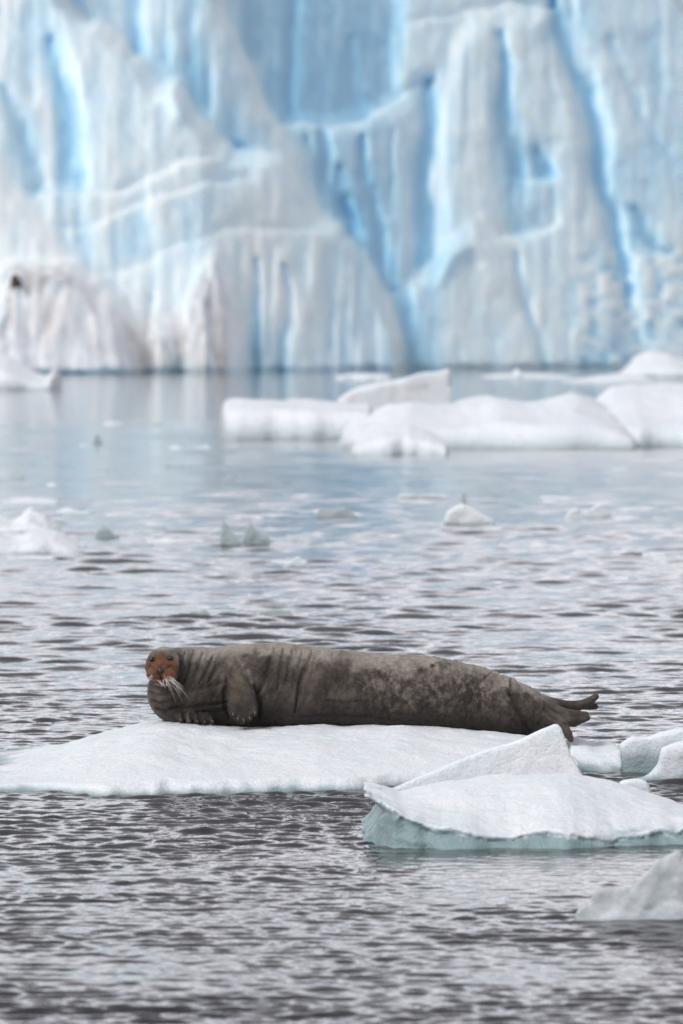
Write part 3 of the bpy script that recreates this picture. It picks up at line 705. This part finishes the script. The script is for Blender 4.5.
# bits and pieces of brash
rng = random.Random(5)
brash = [(30, 503, 60, 6, 'pale slushy ice scrap just behind the left snowy floe cluster'), (75, 513, 40, 5, 'pale slushy ice scrap off the right tip of the left snowy cluster'), (40, 560, 70, 4, 'thin pale slush strip in front of the left snowy cluster'), (6, 482, 26, 3, 'grey low ice scrap at the left edge, above the snowy floe cluster'), (18, 479, 12, 5, 'small dark upright ice scrap at the far left above the snowy cluster'),
         (52, 486, 12, 4, 'tiny pinkish ice scrap above the left snowy cluster'), (105, 473, 9, 4, 'small dark round ice scrap below the lone green spike'),
         (175, 467, 22, 2.2, 'thin dark ice sliver between the lone spike and the two fins'), (113, 424, 22, 2.5, 'very faint flat ice scrap above the lone green spike'),
         (157, 425, 10, 2.5, 'small dark scrap of ice just left of the flat-topped floe'), (176, 449, 14, 4, 'small pale ice scrap left of the flat-topped floe, the further left of two'),
         (203, 448, 16, 4, 'small white ice scrap nearest the lower left corner of the flat-topped floe'), (231, 478, 9, 4, 'small dark ice scrap in open water straight above the two fins'),
         (58, 523, 18, 4, 'dark wet ice scrap at the right end of the left snowy cluster'), (150, 530, 34, 2.2, 'thin dark ice sliver between the grey triangle and the fins'),
         (178, 543, 66, 7, 'long low whitish ice scrap stretching left of the two fins'), (135, 547, 40, 5, 'low whitish ice scrap just in front of the grey triangular piece'),
         (305, 537, 38, 2.2, 'thin cream ice sliver just right of the two fins'), (655, 556, 24, 1.6, 'thin ice sliver near the right edge, halfway down the open water'),
         (150, 637, 9, 3, 'tiny greenish ice scrap close above the forehead of the seal'), (85, 446, 12, 2.5, 'tiny pale scrap touching the lone green spike on its left'),
         (620, 470, 16, 1.8, 'thin flat ice scrap below the smooth rounded floe at right')]
for k, (cx, wl, w, hh, lab) in enumerate(brash):
    crest = [(cx - w / 2, wl - 0.3)] + [(cx - w / 2 + w * f, wl - hh * (0.5 + 0.5 * rng.random()) * math.sin(math.pi * min(max(f, 0.12), 0.88)) ** 0.5) for f in (0.12, 0.35, 0.6, 0.85)] + [(cx + w / 2, wl - 0.3)]
    Y0 = YW(wl)
    dfloe(lab, crest, wl, max(0.3, w * Y0 / FPX * 0.7), mat=M_grey if 'dark' in lab or 'grey' in lab else M_mid, seed=200 + k, amp=0.015, ns=0.2, name='brash_ice', cat='brash ice',
          group='scraps of brash ice in the open water', edge_ice=0.05, nx=36, ny=16)

# ------------------------------------------------------------------ the bearded seal
def fur_mat():
    n = NT('seal_fur'); v = n.coord()
    fur = n.noise(n.coord((60, 60, 130)), 1.0, 4, 0.7); blot = n.noise(v, 8.0, 6, 0.66, 0.3); small = n.noise(n.coord((26, 26, 17)), 1.0, 6, 0.72, 0.25)
    c = n.ramp(blot, [(0.34, (0.030, 0.022, 0.018)), (0.5, (0.066, 0.051, 0.041)), (0.66, (0.132, 0.105, 0.085))])
    mot = n.math('MULTIPLY', n.attr('mottle'), n.ramp(small, [(0.50, (0.0,) * 3), (0.64, (0.8,) * 3)]), True)
    c = n.mix(mot, c, (0.22, 0.185, 0.165))
    mot2 = n.math('MULTIPLY', n.attr('mottle'), n.ramp(small, [(0.38, (1.0,) * 3), (0.50, (0.0,) * 3)]), True)
    c = n.mix(mot2, c, (0.035, 0.026, 0.022))
    c = n.mix(n.attr('rust'), c, n.mix(small, (0.080, 0.028, 0.013), (0.27, 0.095, 0.038)))
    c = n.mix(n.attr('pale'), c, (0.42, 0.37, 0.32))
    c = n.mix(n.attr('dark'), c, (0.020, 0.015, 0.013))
    c = n.mix(0.5, c, n.mix(1.0, c, n.ramp(fur, [(0.3, (0.45,) * 3), (0.7, (1.3,) * 3)]), 'MULTIPLY'))
    n.set(Base_Color=c, Roughness=0.6, Specular_IOR_Level=0.25, Sheen_Weight=0.10, Sheen_Roughness=0.4, Sheen_Tint=(0.9, 0.82, 0.75),
          Normal=n.bump(fur, 0.008, 0.8, n.bump(small, 0.012, 0.7)))
    return n.m
def plain(name, col, rough, **kw):
    n = NT(name); v = n.coord(); f = n.noise(v, 120, 3)
    n.set(Base_Color=n.mix(f, tuple(c * 0.8 for c in col), tuple(min(1, c * 1.2) for c in col)), Roughness=rough, **kw); return n.m
M_fur = fur_mat(); M_eye = plain('wet_dark_eye', (0.012, 0.009, 0.008), 0.12); M_nose = plain('nose_skin', (0.022, 0.018, 0.018), 0.35)
M_whisk = plain('whisker_hair', (0.72, 0.68, 0.62), 0.45); M_claw = plain('claw_horn', (0.12, 0.105, 0.095), 0.55)

def seal():
    h = 0.0062; k_ = YS / FPX          # metres per picture pixel at the seal
    X = lambda px: (px - 341.5) * k_
    Z = lambda py: H - (py - HY) * k_
    x0, x1, y0, y1, z0, z1 = X(135), X(606), YS - 0.62, YS + 0.40, Z(748), Z(636)
    ax = [np.arange(a, b, h) for a, b in ((x0, x1), (y0, y1), (z0, z1))]
    F = np.full([len(a) for a in ax], 1.0, np.float32)
    def smin(a, b, k):
        hh = np.clip(0.5 + 0.5 * (b - a) / k, 0, 1); return b + (a - b) * hh - k * hh * (1 - hh)
    def apply(fn, lo, hi, k):
        sl = tuple(slice(max(0, int((l - a[0]) / h) - 1), min(len(a), int((u_ - a[0]) / h) + 2)) for a, l, u_ in zip(ax, lo, hi))
        G = np.meshgrid(*[a[s] for a, s in zip(ax, sl)], indexing='ij')
        F[sl] = smin(F[sl], fn(*G), k)
    def ell(c, r, k=0.03, rot=0.0):
        c = np.array(c); r = np.array(r); R = r.max() + 2 * k + 0.02; cs, sn = math.cos(rot), math.sin(rot)
        def fn(x, y, z):
            dx, dy, dz = x - c[0], y - c[1], z - c[2]
            dx, dz = dx * cs + dz * sn, -dx * sn + dz * cs
            q = np.sqrt((dx / r[0]) ** 2 + (dy / r[1]) ** 2 + (dz / r[2]) ** 2)
            q2 = np.sqrt((dx / r[0] ** 2) ** 2 + (dy / r[1] ** 2) ** 2 + (dz / r[2] ** 2) ** 2) + 1e-9
            return q * (q - 1) / q2
        apply(fn, c - R, c + R, k)
    def cap(p, q, ra, rb, k=0.02, flat=1.0):
        p, q = np.array(p, float), np.array(q, float); R = max(ra, rb) + 2 * k + 0.02
        def fn(x, y, z):
            d = q - p; L = (d ** 2).sum() + 1e-9
            dx, dy, dz = x - p[0], y - p[1], z - p[2]
            t = np.clip((dx * d[0] + dy * d[1] + dz * d[2]) / L, 0, 1)
            return np.sqrt((dx - t * d[0]) ** 2 + ((dy - t * d[1]) / flat) ** 2 + (dz - t * d[2]) ** 2) - (ra + (rb - ra) * t)
        apply(fn, np.minimum(p, q) - R, np.maximum(p, q) + R, k)
    # trunk: traced back and belly lines
    top = [(172, 655), (185, 650.5), (200, 649.5), (218, 647.5), (235, 644.5), (255, 643), (290, 643.5), (328, 648), (372, 653.5), (405, 656), (440, 658.5), (456, 661), (483, 667), (509, 677), (535, 689.5), (548, 700), (560, 704)]
    bot = [(172, 718), (185, 724), (200, 727), (228, 729), (261, 731), (293, 732), (342, 730), (401, 730), (440, 733), (470, 734), (500, 737), (517, 737), (535, 734), (548, 729), (560, 725)]
    def trunk(x, y, z):
        px = x / k_ + 341.5
        zt, zb = Z(sprof(px, top)), Z(sprof(px, bot))
        zc, rz = (zt + zb) / 2, (zt - zb) / 2
        ry = rz * prof(px, [(172, 0.95), (230, 1.05), (400, 1.12), (500, 1.1), (560, 1.5)])
        yc = YS + prof(px, [(172, -0.10), (215, -0.02), (260, 0), (600, 0)])
        # flattened where it rests, fuller low down
        dz = (z - zc) / rz; dyy = (y - yc) / ry
        q = np.sqrt(np.abs(dyy) ** 2.15 + np.abs(dz) ** 2.15)
        body = (q - 1) * np.minimum(ry, rz)
        return np.maximum(body, np.maximum(X(186) - x, x - X(556)) + 0.0)
    apply(trunk, (x0, y0, z0), (x1, y1, z1), 0.001)
    k0 = k_
    def pt(p, off):                       # picture position at its own distance
        return (float(PX(p[0], YS + off)), YS + off, float(PZ(p[1], YS + off)))
    def el(px_, py_, off, r, k=0.03): ell(pt((px_, py_), off), r, k)
    def cp(a, oa, b, ob, ra, rb, k=0.02, flat=1.0): cap(pt(a, oa), pt(b, ob), ra * k0, rb * k0, k, flat)
    el(189, 688, -0.09, (39 * k0, 0.215, 37 * k0), 0.07)
    el(177, 695, -0.12, (28 * k0, 0.19, 27 * k0), 0.05)
    # neck, turned to the viewer
    cp((183, 680), -0.10, (168, 668), -0.24, 25.5, 18.5, 0.06)
    # head
    HO = -0.29; YH = YS + HO
    el(164.5, 664.5, HO, (18.6 * k0, 0.118, 17.6 * k0), 0.025)
    el(162.5, 669, HO - 0.05, (16.5 * k0, 0.095, 14.5 * k0), 0.025)
    el(160.5, 672.0, HO - 0.115, (10.0 * k0, 0.062, 8.4 * k0), 0.015)          # muzzle
    el(153.6, 674.3, HO - 0.145, (7.4 * k0, 0.042, 6.0 * k0), 0.004)         # whisker pads
    el(167.6, 674.8, HO - 0.145, (7.6 * k0, 0.042, 6.2 * k0), 0.004)
    el(161.0, 680.5, HO - 0.115, (6.5 * k0, 0.040, 4.2 * k0), 0.008)         # chin
    el(160.6, 666.5, HO - 0.118, (4.2 * k0, 0.045, 6.0 * k0), 0.012)         # bridge of the nose
    # near fore flipper hanging from the shoulder
    el(240, 676, -0.18, (19 * k0, 0.085, 20 * k0), 0.05)
    cp((238, 680), -0.235, (241.5, 702), -0.285, 12.5, 13.4, 0.012, 0.62)
    el(242.5, 707, -0.30, (14.6 * k0, 0.036, 12.5 * k0), 0.012)
    yb = YS - 0.225; yl = YS - 0.255
    tips = [((232, 704), (232.5, 714)), ((236.5, 707), (237.2, 718.5)), ((242, 708), (243, 720)), ((247.5, 707), (249, 718)), ((252, 702), (254, 712.5))]
    for a, b in tips: cp(a, -0.305, b, -0.325, 3.6, 3.0, 0.004)
    # other fore flipper tucked under the chest, lying along the ice
    cp((174, 716), -0.22, (206, 717.5), -0.25, 5.5, 4.6, 0.015)
    low = [((178, 713.5), (181, 720.5)), ((185.5, 713), (189, 721.5)), ((193, 713.5), (197, 722)), ((200, 714.5), (204.5, 722.5)), ((206.5, 716.5), (212, 722))]
    for a, b in low: cp(a, -0.268, b, -0.29, 3.6, 3.0, 0.004)
    # hind quarters and flippers
    cap((X(540), YS, Z(711)), (X(556), YS - 0.02, Z(714)), 14 * k0, 9.0 * k0, 0.04)
    def chain(pts, k=0.012, flat=1.0):
        for a, b in zip(pts[:-1], pts[1:]): cp(a, a[2], b, b[2], a[3] * 1.18, b[3] * 1.25, k, flat)
    chain([(547, 703, .02, 6), (562, 705.5, .03, 4.4), (577, 706, .03, 4.2), (588, 702.5, .03, 3.6), (596, 696.5, .02, 2.6)], 0.010, 1.6)
    chain([(580, 706, .05, 3.4), (590, 706.5, .05, 2.7), (595.5, 706.5, .05, 2.6)], 0.006)
    chain([(585, 704, .0, 2.6), (590, 701, -.01, 2.2), (594, 699, -.01, 1.8)], 0.003)
    chain([(546, 709, -.05, 5.2), (562, 713, -.07, 4.6), (578, 715.5, -.07, 4.0), (586, 714.5, -.06, 2.6)], 0.006, 1.4)
    chain([(546, 716, -.10, 5.5), (560, 721, -.12, 4.8), (574, 722, -.12, 4.0), (588, 718, -.11, 2.2)], 0.006, 1.4)
    chain([(574, 718, -.10, 3.6), (582, 716.5, -.10, 3.0), (587, 715, -.10, 2.0)], 0.003)
    chain([(557, 720, -.08, 5), (564, 727, -.22, 4.2), (568, 734, -.25, 3.5), (571, 739.5, -.26, 2.4)], 0.008, 1.0)
    F[0], F[-1] = 1, 1; F[:, 0], F[:, -1] = 1, 1; F[:, :, 0], F[:, :, -1] = 1, 1
    V, Fc = surface_nets(F, (x0, y0, z0), h)
    V = relax(V, Fc, 2, 0.5)
    N = vnormals(V, Fc)
    px = V[:, 0] * FPX / V[:, 1] + 341.5; py = HY + (H - V[:, 2]) * FPX / V[:, 1]
    fr = sstep(0.15, -0.3, N[:, 1])          # the side turned to the sea in front
    dsp = np.zeros(len(V)); dark = np.zeros(len(V))
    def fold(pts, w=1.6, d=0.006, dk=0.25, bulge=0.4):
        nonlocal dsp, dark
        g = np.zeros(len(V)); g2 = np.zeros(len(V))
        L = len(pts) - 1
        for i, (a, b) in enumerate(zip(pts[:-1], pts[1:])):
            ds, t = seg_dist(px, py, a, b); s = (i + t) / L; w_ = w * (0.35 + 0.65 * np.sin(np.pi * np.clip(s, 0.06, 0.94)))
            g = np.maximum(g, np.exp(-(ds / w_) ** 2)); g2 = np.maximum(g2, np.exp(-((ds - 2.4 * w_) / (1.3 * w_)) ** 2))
        dsp -= 1.05 * d * (g - bulge * g2) * fr; dark += 1.3 * dk * g * fr  # presses the fold in and paints crease shade into the colour
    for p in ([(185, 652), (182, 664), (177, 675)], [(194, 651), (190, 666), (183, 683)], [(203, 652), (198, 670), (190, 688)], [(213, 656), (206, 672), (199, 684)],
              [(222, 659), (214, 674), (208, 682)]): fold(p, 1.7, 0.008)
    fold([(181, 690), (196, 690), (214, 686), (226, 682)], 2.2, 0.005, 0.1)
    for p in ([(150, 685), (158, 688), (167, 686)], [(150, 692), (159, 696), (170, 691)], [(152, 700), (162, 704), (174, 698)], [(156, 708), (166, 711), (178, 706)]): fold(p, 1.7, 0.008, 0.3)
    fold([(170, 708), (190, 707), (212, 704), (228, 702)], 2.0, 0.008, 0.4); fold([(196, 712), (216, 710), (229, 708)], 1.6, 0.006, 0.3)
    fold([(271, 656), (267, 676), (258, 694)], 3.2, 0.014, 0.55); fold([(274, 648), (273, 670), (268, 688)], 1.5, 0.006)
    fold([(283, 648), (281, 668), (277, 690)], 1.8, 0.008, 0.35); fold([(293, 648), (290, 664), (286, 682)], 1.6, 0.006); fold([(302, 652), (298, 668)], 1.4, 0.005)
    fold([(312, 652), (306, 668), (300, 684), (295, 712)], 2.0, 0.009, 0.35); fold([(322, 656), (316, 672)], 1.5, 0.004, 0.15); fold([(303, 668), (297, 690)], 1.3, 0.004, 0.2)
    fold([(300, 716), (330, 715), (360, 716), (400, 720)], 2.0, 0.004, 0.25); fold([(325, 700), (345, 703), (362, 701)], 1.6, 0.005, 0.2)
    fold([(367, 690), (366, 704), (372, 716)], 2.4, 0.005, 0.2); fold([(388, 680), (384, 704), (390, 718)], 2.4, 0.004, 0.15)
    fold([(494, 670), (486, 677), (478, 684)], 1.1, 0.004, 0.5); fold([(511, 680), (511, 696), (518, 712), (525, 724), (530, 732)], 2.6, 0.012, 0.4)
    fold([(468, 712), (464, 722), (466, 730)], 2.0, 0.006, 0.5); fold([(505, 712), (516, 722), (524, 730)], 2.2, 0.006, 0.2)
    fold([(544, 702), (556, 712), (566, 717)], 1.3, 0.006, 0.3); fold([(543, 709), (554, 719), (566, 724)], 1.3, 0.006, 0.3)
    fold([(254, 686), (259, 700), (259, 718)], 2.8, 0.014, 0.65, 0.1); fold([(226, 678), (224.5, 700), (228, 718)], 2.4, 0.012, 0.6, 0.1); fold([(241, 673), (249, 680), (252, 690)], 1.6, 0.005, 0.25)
    # loose skin, scars and blotches in relief
    lump = fbm(V[:, 0] / 0.11, V[:, 1] / 0.11, V[:, 2] / 0.11, 3, 81); crep = fbm(V[:, 0] / 0.022, V[:, 1] / 0.03, V[:, 2] / 0.03, 3, 91)
    wn = fbm((px + 0.42 * (py - 680)) / 3.4 + 0.8 * lump, py / 42, V[:, 1] / 0.5, 3, 61) * sstep(178, 190, px) * (1 - sstep(218, 240, px)) * sstep(712, 690, py)
    wn2 = fbm((px + 0.22 * (py - 680)) / 4.2 + 0.7 * lump, py / 40, V[:, 1] / 0.5, 3, 62) * sstep(255, 272, px) * (1 - sstep(330, 400, px)) * sstep(722, 700, py)
    dsp += 0.0045 * (wn + wn2) * fr; dark += 0.22 * np.clip(-wn - 0.1, 0, 1) + 0.14 * np.clip(-wn2 - 0.1, 0, 1)  # wrinkle hollows get painted shade as well as relief
    trunkm = sstep(186, 205, px) * (1 - sstep(535, 550, px))
    dsp += trunkm * (0.006 * lump + 0.0030 * crep * (1 + sstep(330, 400, px)))
    # eye sockets, nostril dip, mouth line
    hd = (px < 184) & (V[:, 1] < YH + 0.02)
    for ex, ey in ((152.0, 659.2), (170.3, 658.4)): dsp -= 0.010 * np.exp(-((px - ex) ** 2 + (py - ey) ** 2) / 7.0) * hd
    fold([(148, 680), (154, 682.5), (161, 680), (168, 683), (175, 680.5)], 1.2, 0.005, 0.4)
    fold([(161, 676), (161, 680)], 1.0, 0.004, 0.3)
    fold([(176, 650), (180.5, 656), (181, 668), (179, 678), (174, 685)], 2.0, 0.012, 0.55)
    fold([(146.5, 668), (150, 666), (155, 668)], 1.2, 0.005, 0.35); fold([(166, 668.5), (171, 666), (176, 669)], 1.2, 0.005, 0.35); fold([(155.5, 652), (156, 660)], 1.0, 0.004, 0.25); fold([(165, 652), (165, 660)], 1.0, 0.004, 0.25)
    dsp -= 0.008 * np.exp(-((px - 160.8) / 1.2) ** 2 - ((py - 677) / 3) ** 2) * hd
    V = V + N * dsp[:, None]
    rust = sstep(20.5, 12.5, np.hypot(px - 160.5, (py - 669.5) * 0.92) + 2.2 * crep) * sstep(YH + 0.05, YH - 0.05, V[:, 1]) * hd
    rust *= 1 - 0.8 * np.exp(-((px - 161) / 9) ** 2 - ((py - 651) / 6) ** 2)
    rust = np.clip(rust * (0.85 + 0.35 * crep), 0, 1)
    dark += 0.35 * hd * sstep(0.0, 0.9, fbm(V[:, 0] / 0.03, V[:, 1] / 0.03, V[:, 2] / 0.022, 3, 97)) + 0.3 * hd * sstep(176, 181, px) * (py > 655)
    mott = sstep(340, 385, px + 14 * lump) * (1 - sstep(480, 540, px)) * 0.85 + 0.16
    mott *= sstep(720, 706, py + 4 * crep) * 0.8 + 0.2
    mott *= trunkm; mott = mott * 1.15
    pale = 0.45 * sstep(651.5, 648.5, py) * hd * sstep(186, 178, px) + 0.30 * sstep(16, 22, np.hypot(px - 160, py - 672)) * sstep(30, 22, np.hypot(px - 160, py - 672)) * (px < 178) * (py < 672)
    pale = pale + 0.35 * np.exp(-((np.hypot(px - 161, py - 672.5) - 12.5) / 1.8) ** 2) * (py > 677) * hd * (px < 178)
    pale = pale + 0.35 * np.exp(-((px - 184) / 3.0) ** 2 - ((py - 654) / 8.0) ** 2)
    rim_ = np.minimum.reduce([seg_dist(px, py, a, b)[0] for a, b in (((248, 671), (252, 686)), ((252, 686), (256.5, 702)), ((256.5, 702), (255.5, 715)))])
    pale = pale + 0.42 * np.exp(-(rim_ / 2.0) ** 2) * 0.55 * (V[:, 1] < YS - 0.2)  # painted highlight along the right edge of the flipper
    edge = np.clip((713 - np.abs(py - 0)) * 0, 0, 1)
    for (a, b) in tips: pale = pale + 0.35 * np.exp(-((px - b[0] - 1.6) / 1.1) ** 2 - ((py - b[1] + 2) / 4) ** 2) * (V[:, 1] < YS - 0.2)
    for (a, b) in low: pale = pale + 0.5 * np.exp(-((px - b[0] + 1.2) / 1.0) ** 2 - ((py - 717) / 4.5) ** 2) * (V[:, 1] < YS - 0.2)
    dark += 0.5 * sstep(545, 580, px) * (0.6 + 0.4 * crep)
    dark += 0.85 * np.exp(-((px - 434) / 10) ** 2 - ((py - 667) / 4.5) ** 2) * sstep(-0.2, 0.4, crep)          # dark patch on the back
    for ex, ey in ((152.0, 659.2), (170.3, 658.4)): dark += 0.95 * np.exp(-((px - ex) ** 2 / 9.5 + (py - ey) ** 2 / 6.0)) * hd
    dark += 0.75 * np.exp(-((px - 160.5) ** 2 / 18 + (py - 671.5) ** 2 / 18)) * hd; dark += 0.25 * np.exp(-((px - 161) / 2.2) ** 2 - ((py - 657) / 6) ** 2) * hd
    dark += 0.35 * np.exp(-((px - 160.8) / 1.0) ** 2 - ((py - 678) / 3) ** 2) * hd
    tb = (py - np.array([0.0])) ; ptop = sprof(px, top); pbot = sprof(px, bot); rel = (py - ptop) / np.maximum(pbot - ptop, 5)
    dark += 0.88 * sstep(0.36, 0.95, rel + 0.07 * lump + 0.03 * crep) * trunkm            # shade of the underside painted into the fur colour
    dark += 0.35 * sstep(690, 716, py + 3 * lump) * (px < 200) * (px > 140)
    pale = pale + 0.72 * sstep(0.30, 0.0, rel + 0.10 * lump + 0.04 * crep) * sstep(178, 200, px) * (1 - sstep(520, 560, px))   # light from above painted along the back
    root = empty('bearded_seal', (float(X(340)), YS, float(Z(731))), 'big grey-brown seal with a rusty face and pale whiskers lying on the floe', 'seal')
    loc = np.array(root.location)
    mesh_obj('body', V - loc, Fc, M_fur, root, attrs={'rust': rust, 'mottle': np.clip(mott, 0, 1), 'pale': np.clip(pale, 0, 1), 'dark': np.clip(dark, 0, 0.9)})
    def surf(a, b):        # nearest point of the hide facing the viewer
        m = (np.abs(px - a) < 1.2) & (np.abs(py - b) < 1.2)
        return V[m][:, 1].min()
    def blob(name, c, r, mat, bumpy=0.0):
        th = np.linspace(0, 2 * np.pi, 19)[:-1]; ph = np.linspace(0.01, np.pi - 0.01, 12)
        T, P_ = np.meshgrid(th, ph)
        B = np.stack([np.cos(T) * np.sin(P_) * r[0], np.sin(T) * np.sin(P_) * r[1], np.cos(P_) * r[2]], -1).reshape(-1, 3)
        if bumpy: B[:, 0] *= 1 + bumpy * B[:, 2] / r[2]
        Fq = [(a * 18 + b, (a + 1) * 18 + b, (a + 1) * 18 + (b + 1) % 18, a * 18 + (b + 1) % 18) for a in range(11) for b in range(18)]
        return mesh_obj(name, B + np.array(c) - loc, Fq, mat, root)
    for ex, ey in ((152.0, 659.2), (170.3, 658.4)):
        ye = surf(ex, ey) + 0.0095; blob('eye', (float(PX(ex, ye)), ye, float(PZ(ey, ye))), (0.0165, 0.012, 0.0125), M_eye)
    yn = surf(160.4, 671) + 0.004; blob('nose', (float(PX(160.4, yn)), yn, float(PZ(670.6, yn))), (0.019, 0.014, 0.0145), M_nose, 0.25)
    def tube(name, P_, r, mat):
        P_ = [Vector(p) for p in P_]; V2, F2 = [], []
        for i, p in enumerate(P_):
            d = (P_[min(i + 1, len(P_) - 1)] - P_[max(i - 1, 0)]).normalized(); s = d.cross(Vector((0, 1, 0.2))).normalized(); t = d.cross(s)
            rr = r * (1 - 0.8 * i / (len(P_) - 1))
            for q in range(5):
                an = q * 2 * math.pi / 5; V2.append(tuple(p + s * math.cos(an) * rr + t * math.sin(an) * rr))
        for i in range(len(P_) - 1):
            for q in range(5): F2.append((i * 5 + q, i * 5 + (q + 1) % 5, i * 5 + 5 + (q + 1) % 5, i * 5 + 5 + q))
        F2.append(tuple(range(4, -1, -1))); F2.append(tuple((len(P_) - 1) * 5 + q for q in range(5)))
        return mesh_obj(name, np.array(V2) - loc, F2, mat, root)
    r_ = random.Random(3)
    def whisker(sx, sy, ex, ey, sag, rad=0.0017):
        ys = surf(sx, sy); P_ = []
        for i in range(9):
            t = i / 8; x = sx + (ex - sx) * t; y = sy + (ey - sy) * t + sag * 4 * t * (1 - t)
            yy = ys - 0.002 - 0.07 * math.sin(t * 1.8); P_.append((float(PX(x, yy)), yy, float(PZ(y, yy))))
        tube('whisker', P_, rad, M_whisk)
    for i in range(17):
        sx, sy = 163.5 + 9 * r_.random(), 675.5 + 4.5 * r_.random(); an = math.radians(r_.uniform(28, 66)); ln = r_.uniform(13, 27)
        whisker(sx, sy, sx + ln * math.cos(an), sy + ln * math.sin(an), -2.5 * r_.random(), 0.0007)
    for i in range(8):
        whisker(150 + 4 * r_.random(), 674 + 5 * r_.random(), 142 + r_.uniform(-3, 6), 683 + r_.uniform(-4, 8), -1 + r_.random(), 0.0008)
    for i in range(8):
        whisker(156 + 11 * r_.random(), 679 + 1.5 * r_.random(), 160 + 14 * r_.random(), 685 + 4 * r_.random(), 1, 0.0010)
    # claws
    for (a, b) in tips:
        tube('claw', [pt((b[0] + 0.4 + t * 1.0, b[1] + t * 3.2 - 0.8), -0.342 - 0.008 * math.sin(t * 3.14)) for t in (0, 0.25, 0.5, 0.75, 1)], 0.0052, M_claw)
    for (a, b) in low:
        tube('claw', [pt((b[0] + t * 1.0, b[1] - 1.5 + t * 2.4), -0.305 - 0.010 * math.sin(t * 3.14)) for t in (0, 0.25, 0.5, 0.75, 1)], 0.0042, M_claw)
seal()
